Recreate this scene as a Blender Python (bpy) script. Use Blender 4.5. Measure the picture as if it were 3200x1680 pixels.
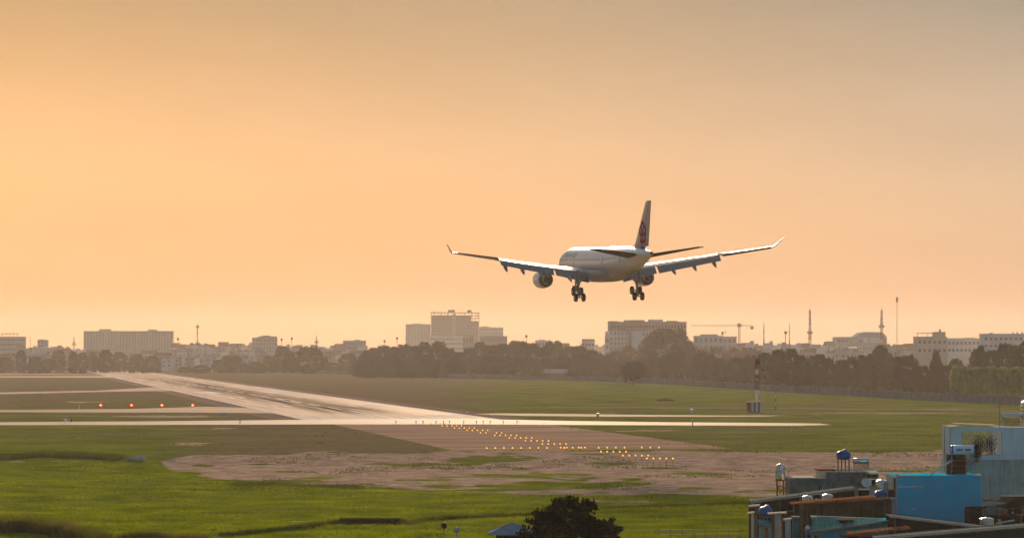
import bpy, bmesh, math, random
import numpy as np
from mathutils import Vector, Matrix, noise as mnoise

sc = bpy.context.scene
for o in list(bpy.data.objects):
    bpy.data.objects.remove(o)
COL = sc.collection
R = math.radians

# ------------------------------------------------------------------ camera
F, H, HY = 8500.0, 15.6, 1100.0      # focal length in photo pixels, eye height (m), horizon row
cam_d = bpy.data.cameras.new('camera')
cam = bpy.data.objects.new('camera', cam_d)
COL.objects.link(cam)
cam.location = (0, 0, H)
cam.rotation_euler = (R(90), 0, 0)
cam_d.sensor_width = 36.0
cam_d.lens = F / 3200.0 * 36.0
cam_d.shift_y = (HY - 840.0) / 3200.0
cam_d.clip_start = 1.0
cam_d.clip_end = 40000.0
sc.camera = cam

# ------------------------------------------------------------------ sun and sky
SUN_AZ, SUN_EL = R(0.5), R(11.5)
SUN_DIR = Vector((math.sin(SUN_AZ) * math.cos(SUN_EL), math.cos(SUN_AZ) * math.cos(SUN_EL), math.sin(SUN_EL)))
sun_d = bpy.data.lights.new('sun', 'SUN')
sun_d.energy = 5.0
sun_d.angle = R(5)
sun_d.color = (1.0, 0.70, 0.43)
sun = bpy.data.objects.new('sun', sun_d)
COL.objects.link(sun)
sun.rotation_euler = SUN_DIR.to_track_quat('Z', 'Y').to_euler()
sun.location = (-200, 300, 200)

world = bpy.data.worlds.new('World')
sc.world = world
world.use_nodes = True
wn = world.node_tree
wn.nodes.clear()
def wnode(t, **k):
    n = wn.nodes.new(t)
    for a, b in k.items():
        setattr(n, a, b)
    return n
def wmath(op, a, b=None, c=None):
    n = wnode('ShaderNodeMath', operation=op)
    for i, v in enumerate((a, b, c)):
        if v is None: continue
        if isinstance(v, (int, float)): n.inputs[i].default_value = v
        else: wn.links.new(v, n.inputs[i])
    return n.outputs[0]
sky = wnode('ShaderNodeTexSky', sky_type='NISHITA')
sky.sun_disc = False
sky.sun_elevation = SUN_EL
sky.sun_rotation = SUN_AZ
sky.air_density = 1.6
sky.dust_density = 4.0
sky.ozone_density = 2.0
sky.altitude = 0
tc = wnode('ShaderNodeTexCoord')
sep = wnode('ShaderNodeSeparateXYZ')
wn.links.new(tc.outputs['Generated'], sep.inputs[0])
# evening smog: a warm layer low over the city that thins with height
el = wmath('ARCSINE', sep.outputs['Z'])
# slow waviness so that the layer is not ruled
nz = wnode('ShaderNodeTexNoise')
nz.inputs['Scale'].default_value = 3.2
nz.inputs['Detail'].default_value = 3.0
mp = wnode('ShaderNodeMapping')
mp.inputs['Scale'].default_value = (1, 1, 5)
wn.links.new(tc.outputs['Generated'], mp.inputs[0])
wn.links.new(mp.outputs[0], nz.inputs['Vector'])
wob = wmath('MULTIPLY_ADD', nz.outputs['Fac'], 0.024, -0.012)
el2 = wmath('ADD', el, wob)
ramp = wnode('ShaderNodeValToRGB')
rt = wmath('DIVIDE', el2, R(30))
wn.links.new(rt, ramp.inputs[0])
cr = ramp.color_ramp
cr.interpolation = 'B_SPLINE'
stops = [(0.00, (0.76, 0.375, 0.175)), (0.06, (0.90, 0.46, 0.21)), (0.11, (1.00, 0.545, 0.25)), (0.15, (0.95, 0.535, 0.26)),
         (0.20, (0.80, 0.46, 0.222)), (0.25, (0.65, 0.39, 0.19)), (0.35, (0.48, 0.325, 0.20)), (0.55, (0.36, 0.30, 0.245)), (1.0, (0.26, 0.27, 0.29))]
cr.elements[0].position, cr.elements[0].color = stops[0][0], (*stops[0][1], 1)
cr.elements[1].position, cr.elements[1].color = stops[-1][0], (*stops[-1][1], 1)
for p, c in stops[1:-1]:
    e = cr.elements.new(p); e.color = (*c, 1)
# brighter and yellower to the left; unseen sky behind made bluer to light walls
sd = wnode('ShaderNodeVectorMath', operation='DOT_PRODUCT')
wn.links.new(tc.outputs['Generated'], sd.inputs[0])
sd.inputs[1].default_value = (math.sin(R(-22)), math.cos(R(-22)), 0)
g0 = wmath('MAXIMUM', sd.outputs['Value'], 0.0)
gp = wmath('MINIMUM', wmath('MULTIPLY_ADD', wmath('MAXIMUM', el, 0.0), 24.0, 2.0), 6.0)
g1 = wmath('POWER', g0, gp)
gmix = wnode('ShaderNodeMix', data_type='RGBA')
wn.links.new(g1, gmix.inputs['Factor'])
gmix.inputs['A'].default_value = (0.15, 0.40, 0.90, 1)
gmix.inputs['B'].default_value = (0.68, 0.64, 0.53, 1)
lay = wnode('ShaderNodeMix', data_type='RGBA', blend_type='MULTIPLY')
lay.inputs['Factor'].default_value = 1.0
wn.links.new(ramp.outputs[0], lay.inputs['A'])
wn.links.new(gmix.outputs['Result'], lay.inputs['B'])
# faint uneven smog streaks
ns2 = wnode('ShaderNodeTexNoise'); ns2.inputs['Scale'].default_value = 5.0; ns2.inputs['Detail'].default_value = 4.0; ns2.inputs['Roughness'].default_value = 0.55
mp2 = wnode('ShaderNodeMapping'); mp2.inputs['Scale'].default_value = (1.0, 1.0, 4.5); mp2.inputs['Rotation'].default_value = (0.0, R(7), 0.0)
wn.links.new(tc.outputs['Generated'], mp2.inputs[0]); wn.links.new(mp2.outputs[0], ns2.inputs['Vector'])
sfac = wmath('MULTIPLY_ADD', ns2.outputs['Fac'], 0.22, 0.89)
lay2 = wnode('ShaderNodeVectorMath', operation='SCALE')
wn.links.new(lay.outputs['Result'], lay2.inputs[0]); wn.links.new(sfac, lay2.inputs['Scale'])
# thin out with height into the clear sky above
thin = wnode('ShaderNodeMapRange', interpolation_type='SMOOTHSTEP')
wn.links.new(el, thin.inputs['Value'])
thin.inputs['From Min'].default_value = R(9)
thin.inputs['From Max'].default_value = R(42)
thin.inputs['To Min'].default_value = 0.0
thin.inputs['To Max'].default_value = 1.0
skym = wnode('ShaderNodeVectorMath', operation='SCALE')
wn.links.new(sky.outputs[0], skym.inputs[0])
skym.inputs['Scale'].default_value = 0.08
mixs = wnode('ShaderNodeMix', data_type='RGBA')
wn.links.new(thin.outputs[0], mixs.inputs['Factor'])
wn.links.new(lay2.outputs[0], mixs.inputs['A'])
wn.links.new(skym.outputs[0], mixs.inputs['B'])
bg = wnode('ShaderNodeBackground')
bg.inputs['Strength'].default_value = 1.0
wn.links.new(mixs.outputs['Result'], bg.inputs['Color'])
wo = wnode('ShaderNodeOutputWorld')
wn.links.new(bg.outputs[0], wo.inputs['Surface'])

sc.view_settings.view_transform = 'Standard'
sc.view_settings.look = 'None'
sc.view_settings.exposure = 0.75
sc.view_settings.gamma = 1.0
sc.view_settings.use_curve_mapping = False
sc.render.film_transparent = False
cy = sc.cycles
cy.use_denoising = True
try: cy.denoiser = 'OPENIMAGEDENOISE'
except Exception: pass
cy.max_bounces = 6
cy.diffuse_bounces = 3
cy.glossy_bounces = 3
cy.transmission_bounces = 4
cy.transparent_max_bounces = 8
cy.volume_bounces = 1
cy.sample_clamp_indirect = 8.0
cy.caustics_reflective = False
cy.caustics_refractive = False

# ------------------------------------------------------------------ helpers
def sstep(a, b, x):
    t = np.clip((np.asarray(x, float) - a) / (b - a), 0, 1)
    return t * t * (3 - 2 * t)
def ground_z(Z):
    return -1.4 * float(1 - sstep(385, 432, Z))
def W(px, py, Z):
    """world point at distance Z that shows at photo pixel px, py"""
    return Vector(((px - 1600) / F * Z, Z, H - (py - HY) / F * Z))
def G(px, py, z=0.0):
    """ground point (map position) under photo pixel px, py"""
    Z = H * F / (py - HY)
    for _ in range(30):
        Z = 0.5 * Z + 0.5 * (H - ground_z(Z)) * F / (py - HY)
    return Vector(((px - 1600) / F * Z, Z, ground_z(Z) + z))

class MB:
    """collects verts / faces (with a material index) and links them as one mesh object"""
    def __init__(s): s.v, s.f, s.m, s.sm = [], [], [], []
    def add(s, vs, fs, mi=0, smooth=False):
        b = len(s.v); s.v += [tuple(v) for v in vs]
        for f in fs:
            s.f.append([b + i for i in f]); s.m.append(mi); s.sm.append(smooth)
    def box(s, x0, x1, y0, y1, z0, z1, mi=0, M=None):
        vs = [Vector((x, y, z)) for z in (z0, z1) for y in (y0, y1) for x in (x0, x1)]
        if M is not None: vs = [M @ v for v in vs]
        s.add(vs, [(0, 2, 3, 1), (4, 5, 7, 6), (0, 1, 5, 4), (2, 6, 7, 3), (0, 4, 6, 2), (1, 3, 7, 5)], mi)
    def quad(s, a, b, c, d, mi=0): s.add([a, b, c, d], [(0, 1, 2, 3)], mi)
    def tube(s, p0, p1, r0, r1=None, n=8, mi=0, cap=True, smooth=True):
        r1 = r0 if r1 is None else r1
        p0, p1 = Vector(p0), Vector(p1)
        ax = (p1 - p0).normalized()
        u = ax.orthogonal().normalized(); w = ax.cross(u)
        vs = []
        for p, r in ((p0, r0), (p1, r1)):
            for i in range(n):
                a = 2 * math.pi * i / n
                vs.append(p + (u * math.cos(a) + w * math.sin(a)) * r)
        s.add(vs, [(i, (i + 1) % n, n + (i + 1) % n, n + i) for i in range(n)], mi, smooth)
        if cap:
            s.add(vs[:n], [tuple(range(n))[::-1]], mi); s.add(vs[n:], [tuple(range(n))], mi)
    def lathe(s, prof, n=20, mi=0, M=None, smooth=True, closed=False):
        """prof: list of (r, z) about the local z axis"""
        vs = []
        for r, z in prof:
            for i in range(n):
                a = 2 * math.pi * i / n
                v = Vector((r * math.cos(a), r * math.sin(a), z))
                vs.append(M @ v if M is not None else v)
        fs = []
        for k in range(len(prof) - 1):
            for i in range(n):
                j = (i + 1) % n
                fs.append((k * n + i, k * n + j, (k + 1) * n + j, (k + 1) * n + i))
        s.add(vs, fs, mi, smooth)
        if closed:
            s.add(vs[:n], [tuple(range(n))[::-1]], mi); s.add(vs[-n:], [tuple(range(n))], mi)
    def loft(s, rings, mi=0, smooth=True, caps=True):
        n = len(rings[0]); vs = [v for r in rings for v in r]
        fs = []
        for k in range(len(rings) - 1):
            for i in range(n):
                j = (i + 1) % n
                fs.append((k * n + i, k * n + j, (k + 1) * n + j, (k + 1) * n + i))
        s.add(vs, fs, mi, smooth)
        if caps:
            s.add(rings[0], [tuple(range(n))[::-1]], mi); s.add(rings[-1], [tuple(range(n))], mi)
    def mesh(s, name, mats):
        me = bpy.data.meshes.new(name)
        me.from_pydata(s.v, [], s.f)
        mats = mats if isinstance(mats, (list, tuple)) else [mats]
        for m in mats: me.materials.append(m)
        me.polygons.foreach_set('material_index', s.m)
        me.polygons.foreach_set('use_smooth', s.sm)
        me.update()
        return me
    def build(s, name, mats, parent=None, loc=None, fix=True):
        me = s.mesh(name, mats)
        if fix:
            bm = bmesh.new(); bm.from_mesh(me)
            bmesh.ops.recalc_face_normals(bm, faces=bm.faces)
            bm.to_mesh(me); bm.free()
        return link(name, me, parent, loc)

def link(name, me, parent=None, loc=None):
    o = bpy.data.objects.new(name, me)
    COL.objects.link(o)
    if parent is not None: o.parent = parent
    if loc is not None: o.location = loc
    return o
def tag(o, label=None, cat=None, group=None, kind=None):
    if label: o['label'] = label
    if cat: o['category'] = cat
    if group: o['group'] = group
    if kind: o['kind'] = kind
    return o
def empty(name, loc=(0, 0, 0), rz=0.0, label=None, cat=None, group=None):
    o = bpy.data.objects.new(name, None)
    COL.objects.link(o)
    o.empty_display_size = 0.5
    o.location = loc; o.rotation_euler = (0, 0, rz)
    return tag(o, label, cat, group)
def copy_tree(o, parent=None):
    c = o.copy(); COL.objects.link(c)
    if parent is not None: c.parent = parent
    for ch in list(o.children): copy_tree(ch, c)
    return c

# ------------------------------------------------------------------ materials
def mat(name, col, rough=0.8, metal=0.0, var=0.18, scale=1.5, col2=None, emit=None, estr=0.0, spec=0.0,
        bump=0.0, streak=0.0, rnd=0.0, trans=0.0, coat=0.0, stretch=None):
    m = bpy.data.materials.new(name); m.use_nodes = True
    nt = m.node_tree; n = nt.nodes; l = nt.links
    b = n['Principled BSDF']
    b.inputs['Roughness'].default_value = rough
    b.inputs['Metallic'].default_value = metal
    b.inputs['Specular IOR Level'].default_value = spec
    if coat: b.inputs['Coat Weight'].default_value = coat
    tcn = n.new('ShaderNodeTexCoord')
    mpn = n.new('ShaderNodeMapping'); l.new(tcn.outputs['Object'], mpn.inputs[0])
    if stretch: mpn.inputs['Scale'].default_value = stretch
    no = n.new('ShaderNodeTexNoise'); no.inputs['Scale'].default_value = scale
    no.inputs['Detail'].default_value = 5; no.inputs['Roughness'].default_value = 0.65
    l.new(mpn.outputs[0], no.inputs['Vector'])
    rp = n.new('ShaderNodeValToRGB'); l.new(no.outputs['Fac'], rp.inputs[0])
    c2 = col2 if col2 else tuple(c * (1 + var) for c in col)
    c1 = col if col2 else tuple(c * (1 - var) for c in col)
    rp.color_ramp.elements[0].position = 0.32; rp.color_ramp.elements[0].color = (*c1, 1)
    rp.color_ramp.elements[1].position = 0.68; rp.color_ramp.elements[1].color = (*c2, 1)
    out = rp.outputs[0]
    if streak:
        # rain and dirt streaks that run down a wall
        mp2 = n.new('ShaderNodeMapping'); mp2.inputs['Scale'].default_value = (3.0, 3.0, 0.25)
        l.new(tcn.outputs['Object'], mp2.inputs[0])
        n2 = n.new('ShaderNodeTexNoise'); n2.inputs['Scale'].default_value = 1.3; n2.inputs['Detail'].default_value = 4
        l.new(mp2.outputs[0], n2.inputs['Vector'])
        r2 = n.new('ShaderNodeMapRange'); l.new(n2.outputs['Fac'], r2.inputs['Value'])
        r2.inputs['From Min'].default_value = 0.5; r2.inputs['From Max'].default_value = 0.75
        r2.inputs['To Min'].default_value = 0.0; r2.inputs['To Max'].default_value = streak
        mx = n.new('ShaderNodeMix'); mx.data_type = 'RGBA'; l.new(r2.outputs[0], mx.inputs['Factor'])
        l.new(out, mx.inputs['A']); mx.inputs['B'].default_value = (0.05, 0.045, 0.04, 1)
        out = mx.outputs['Result']
    if rnd:
        oi = n.new('ShaderNodeObjectInfo')
        hs = n.new('ShaderNodeHueSaturation')
        mr = n.new('ShaderNodeMapRange'); l.new(oi.outputs['Random'], mr.inputs['Value'])
        mr.inputs['To Min'].default_value = 1 - rnd; mr.inputs['To Max'].default_value = 1 + rnd
        l.new(mr.outputs[0], hs.inputs['Value'])
        mr2 = n.new('ShaderNodeMapRange'); l.new(oi.outputs['Random'], mr2.inputs['Value'])
        mr2.inputs['To Min'].default_value = 0.5 + rnd * 0.06; mr2.inputs['To Max'].default_value = 0.5 - rnd * 0.06
        l.new(mr2.outputs[0], hs.inputs['Hue'])
        l.new(out, hs.inputs['Color']); out = hs.outputs[0]
    l.new(out, b.inputs['Base Color'])
    if emit:
        b.inputs['Emission Color'].default_value = (*emit, 1)
        b.inputs['Emission Strength'].default_value = estr
    if bump:
        bp = n.new('ShaderNodeBump'); bp.inputs['Strength'].default_value = bump
        l.new(no.outputs['Fac'], bp.inputs['Height']); l.new(bp.outputs[0], b.inputs['Normal'])
    if trans:
        t = n.new('ShaderNodeBsdfTranslucent'); l.new(out, t.inputs['Color'])
        ms = n.new('ShaderNodeMixShader'); ms.inputs[0].default_value = trans
        l.new(b.outputs[0], ms.inputs[1]); l.new(t.outputs[0], ms.inputs[2])
        l.new(ms.outputs[0], n['Material Output'].inputs['Surface'])
    return m

# numpy value noise for the ground map
def vnoise(x, y, seed=0):
    rs = np.random.RandomState(seed); tab = rs.rand(256, 256)
    xi = np.floor(x).astype(int); yi = np.floor(y).astype(int)
    fx = x - xi; fy = y - yi
    fx = fx * fx * (3 - 2 * fx); fy = fy * fy * (3 - 2 * fy)
    a = tab[xi & 255, yi & 255]; b = tab[(xi + 1) & 255, yi & 255]
    c = tab[xi & 255, (yi + 1) & 255]; d = tab[(xi + 1) & 255, (yi + 1) & 255]
    return (a * (1 - fx) + b * fx) * (1 - fy) + (c * (1 - fx) + d * fx) * fy
def fbm(x, y, sc_, seed=0, oct=4):
    s = 0; a = 1; t = 0
    for k in range(oct):
        s = s + a * vnoise(x / sc_ * 2 ** k + 17.3 * k, y / sc_ * 2 ** k + 9.1 * k, seed + k); t += a; a *= 0.55
    return s / t
# ================================================================== THE SETTING
# ------------------------------------------------------------------ ground sheet
def make_ground():
    pys = list(np.arange(1690, 1300, -1.3)) + list(np.arange(1300, 1165, -0.9)) + list(np.arange(1165, 1123.7, -0.8))
    Zs = []
    for p in pys: Zs.append(G(1600, p).y)
    Zs = [-600.0, 0.0, 120.0, 190.0] + Zs
    pyr = [1900.0, 1850.0, 1800.0, 1750.0] + pys
    cols = np.concatenate([np.arange(-700, 3901, 11.0)])
    nx = len(cols) + 4
    V = np.zeros((len(Zs), nx, 3)); PX = np.zeros((len(Zs), nx)); PY = np.zeros((len(Zs), nx))
    for i, Z in enumerate(Zs):
        zz = max(Z, 190.0)
        x = (cols - 1600) / F * zz
        row = np.concatenate([[-7000, -2500 - zz * 0.2], x, [2500 + zz * 0.2, 7000]])
        V[i, :, 0] = row; V[i, :, 1] = Z
        V[i, :, 2] = -1.4 * (1 - sstep(385, 432, Z))
        PX[i] = np.concatenate([[-3000, -1500], cols, [4600, 6000]]); PY[i] = pyr[i]
    X, Y = V[..., 0], V[..., 1]
    # low undulation of the rough grass in front of the airfield
    und = ((fbm(X, Y, 22, 3) - 0.5) * 0.7 + (fbm(X, Y, 4.5, 91, 3) - 0.5) * 0.30) * (1 - sstep(360, 400, Y))
    V[..., 2] += und
    px, py = PX, PY
    n1 = fbm(X, Y * 0.6, 26, 11, 5) - 0.5; n2 = fbm(X, Y, 9, 21, 4) - 0.5; n3 = fbm(X, Y, 70, 31, 4) - 0.5
    def band(xs, ys): return np.interp(px, xs, ys)
    # bare earth between the runway end and the near grass
    yu = band([0, 470, 484, 600, 900, 1340, 1400, 3200, 6000], [1700, 1700, 1436, 1420, 1416, 1414, 1408, 1404, 1404])
    yl = band([0, 470, 484, 560, 700, 930, 1200, 1760, 2350, 3200, 6000], [1500, 1440, 1444, 1478, 1500, 1514, 1522, 1543, 1552, 1565, 1570])
    n4 = fbm(X, Y, 3.2, 61, 4) - 0.5
    j = n1 * 34 + n2 * 26 + n4 * 24
    earth = sstep(-5, 7, py + j * 0.45 - yu) * sstep(-10, 14, yl - py + j * 1.1)
    def blob(cx, cy, rx, ry): return np.exp(-(((px - cx) / rx) ** 2 + ((py - cy) / ry) ** 2))
    tuft = 0
    for b in ((1650, 1487, 330, 11), (1930, 1447, 120, 6), (2060, 1462, 60, 5), (2200, 1478, 160, 5), (800, 1449, 70, 6), (1000, 1492, 90, 7),
              (640, 1452, 40, 5), (1350, 1497, 200, 6), (2150, 1530, 260, 7), (1300, 1450, 180, 6), (1870, 1418, 110, 3), (2600, 1410, 500, 3), (900, 1500, 160, 8), (2850, 1470, 200, 5)):
        tuft = np.maximum(tuft, blob(*b))
    earth = earth * (1 - 0.72 * sstep(0.25, 1.0, tuft + n2 * 1.3 + n4 * 0.9))
    earth = earth * (1 - 0.75 * sstep(0.12, 0.24, n1 + n2 * 0.5 - 0.02))
    # worn patches elsewhere
    pat = 0
    for b in ((600, 1388, 70, 9), (700, 1338, 60, 3), (1000, 1415, 120, 6), (1950, 1565, 170, 5), (930, 1630, 60, 2), (40, 1440, 60, 3), (200, 1440, 60, 2), (2750, 1290, 300, 3), (2900, 1277, 260, 2.4),
              (2300, 1298, 300, 3), (500, 1300, 240, 4), (1750, 1293, 200, 3), (260, 1255, 70, 3), (2050, 1345, 140, 4)):
        pat = np.maximum(pat, blob(*b))
    earth = np.maximum(earth, 0.85 * sstep(0.25, 0.95, pat + n2 * 1.2 + n4 * 0.9))
    # dry brown grass
    dry = sstep(380, 800, px) * (1 - sstep(1330, 1420, px)) * sstep(1322, 1332, py) * (1 - sstep(1410, 1440, py)) * 0.85
    dry = np.maximum(dry, (1 - sstep(1250, 1800, px)) * sstep(1158, 1175, py) * (1 - sstep(1312, 1322, py)) * (0.9 - 0.35 * sstep(1230, 1290, py) * (1 - sstep(500, 800, px))))
    dry = np.maximum(dry, 0.45 * sstep(1600, 1800, px) * sstep(1325, 1345, py) * (1 - sstep(1380, 1410, py)) * (1 - sstep(2200, 2700, px)))
    dry = np.maximum(dry, 0.75 * (1 - sstep(1165, 1195, py)))
    dry = np.maximum(dry, 0.15 * (1 - sstep(1300, 1330, py)))
    dry = np.clip(dry + n3 * 0.9 + n1 * 0.7, 0, 1) * (1 - 0.5 * sstep(1440, 1540, py))
    # lush wet grass close by
    lushn = sstep(1395, 1500, py + 60 * (1 - sstep(200, 700, px)))
    lush = np.clip(lushn * (0.72 + n3 * 1.1 + n1 * 0.9), 0, 1)
    lush = np.maximum(lush, 0.3 * (1 - sstep(300, 560, px)) * sstep(1380, 1400, py))
    lush = lush * (1 - sstep(0.3, 0.8, blob(1000, 1503, 260, 10) + blob(250, 1430, 300, 14) * (px < 600)))
    V = V.reshape(-1, 3)
    ny = len(Zs)
    idx = np.arange(ny * nx).reshape(ny, nx)
    Fc = np.stack([idx[:-1, :-1], idx[:-1, 1:], idx[1:, 1:], idx[1:, :-1]], -1).reshape(-1, 4)
    me = bpy.data.meshes.new('ground')
    me.vertices.add(len(V)); me.vertices.foreach_set('co', V.ravel())
    me.loops.add(Fc.size); me.loops.foreach_set('vertex_index', Fc.ravel())
    me.polygons.add(len(Fc)); me.polygons.foreach_set('loop_start', np.arange(0, Fc.size, 4)); me.polygons.foreach_set('loop_total', np.full(len(Fc), 4))
    me.update(calc_edges=True)
    for nm, a in (('earth', earth), ('dry', dry), ('lush', lush)):
        at = me.attributes.new(nm, 'FLOAT', 'POINT'); at.data.foreach_set('value', a.ravel().astype(np.float32))
    # material
    m = bpy.data.materials.new('airfield_ground'); m.use_nodes = True
    nt = m.node_tree; n = nt.nodes; l = nt.links; b = n['Principled BSDF']
    b.inputs['Roughness'].default_value = 0.95; b.inputs['Specular IOR Level'].default_value = 0.0
    geo = n.new('ShaderNodeNewGeometry')
    def nse(scale, det=5, rough=0.65):
        t = n.new('ShaderNodeTexNoise'); t.inputs['Scale'].default_value = scale; t.inputs['Detail'].default_value = det
        t.inputs['Roughness'].default_value = rough; l.new(geo.outputs['Position'], t.inputs['Vector']); return t.outputs['Fac']
    def rampc(fac, c0, c1, p0=0.35, p1=0.65):
        r = n.new('ShaderNodeValToRGB'); l.new(fac, r.inputs[0])
        r.color_ramp.elements[0].position = p0; r.color_ramp.elements[0].color = (*c0, 1)
        r.color_ramp.elements[1].position = p1; r.color_ramp.elements[1].color = (*c1, 1); return r.outputs[0]
    def mixc(f, a, b_):
        x = n.new('ShaderNodeMix'); x.data_type = 'RGBA'; l.new(f, x.inputs['Factor']); l.new(a, x.inputs['A']); l.new(b_, x.inputs['B']); return x.outputs['Result']
    def attr(nm):
        a = n.new('ShaderNodeAttribute'); a.attribute_name = nm; return a.outputs['Fac']
    def mth(op, a, b_):
        x = n.new('ShaderNodeMath'); x.operation = op; x.use_clamp = True
        for i, v in enumerate((a, b_)):
            if isinstance(v, (int, float)): x.inputs[i].default_value = v
            else: l.new(v, x.inputs[i])
        return x.outputs[0]
    nA, nB, nC, nD = nse(0.05), nse(0.35), nse(1.6, 3), nse(0.14, 6, 0.7)
    mid = rampc(nA, (0.072, 0.098, 0.010), (0.18, 0.21, 0.034))
    dryc = rampc(nB, (0.125, 0.092, 0.058), (0.200, 0.150, 0.100))
    lushc = rampc(nD, (0.058, 0.090, 0.0), (0.225, 0.275, 0.0), 0.3, 0.68)
    earc = rampc(nB, (0.26, 0.18, 0.135), (0.51, 0.375, 0.29))
    def soft(nm, amp):
        # the edge of each zone broken up at the scale of tussocks
        a = attr(nm)
        x = n.new('ShaderNodeMath'); x.operation = 'MULTIPLY_ADD'; l.new(nC, x.inputs[0]); x.inputs[1].default_value = amp; x.inputs[2].default_value = -amp / 2
        y = n.new('ShaderNodeMath'); y.operation = 'ADD'; y.use_clamp = True; l.new(a, y.inputs[0]); l.new(x.outputs[0], y.inputs[1])
        return y.outputs[0]
    c = mixc(soft('dry', 0.5), mid, dryc)
    c = mixc(soft('lush', 0.5), c, lushc)
    eb = n.new('ShaderNodeMath'); eb.operation = 'MULTIPLY_ADD'; l.new(nD, eb.inputs[0]); eb.inputs[1].default_value = 1.5; eb.inputs[2].default_value = -0.75
    ea = n.new('ShaderNodeMath'); ea.operation = 'ADD'; l.new(soft('earth', 0.5), ea.inputs[0]); l.new(eb.outputs[0], ea.inputs[1])
    er = n.new('ShaderNodeMapRange'); er.interpolation_type = 'SMOOTHSTEP'; l.new(ea.outputs[0], er.inputs['Value'])
    er.inputs['From Min'].default_value = 0.3; er.inputs['From Max'].default_value = 0.7
    c = mixc(er.outputs[0], c, earc)
    dk = rampc(nC, (0.72, 0.72, 0.72), (1.12, 1.12, 1.12), 0.3, 0.7)
    mm = n.new('ShaderNodeMix'); mm.data_type = 'RGBA'; mm.blend_type = 'MULTIPLY'; mm.inputs['Factor'].default_value = 1
    l.new(c, mm.inputs['A']); l.new(dk, mm.inputs['B'])
    l.new(mm.outputs['Result'], b.inputs['Base Color'])
    bp = n.new('ShaderNodeBump'); bp.inputs['Strength'].default_value = 0.6; bp.inputs['Distance'].default_value = 0.25
    l.new(nC, bp.inputs['Height']); l.new(bp.outputs[0], b.inputs['Normal'])
    me.materials.append(m)
    g = link('ground', me); tag(g, 'green and brown airfield grass and bare earth', kind='structure')
    return V, lush.ravel(), earth.ravel(), und.ravel()
GV, G_lush, G_earth, G_und = make_ground()

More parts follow.
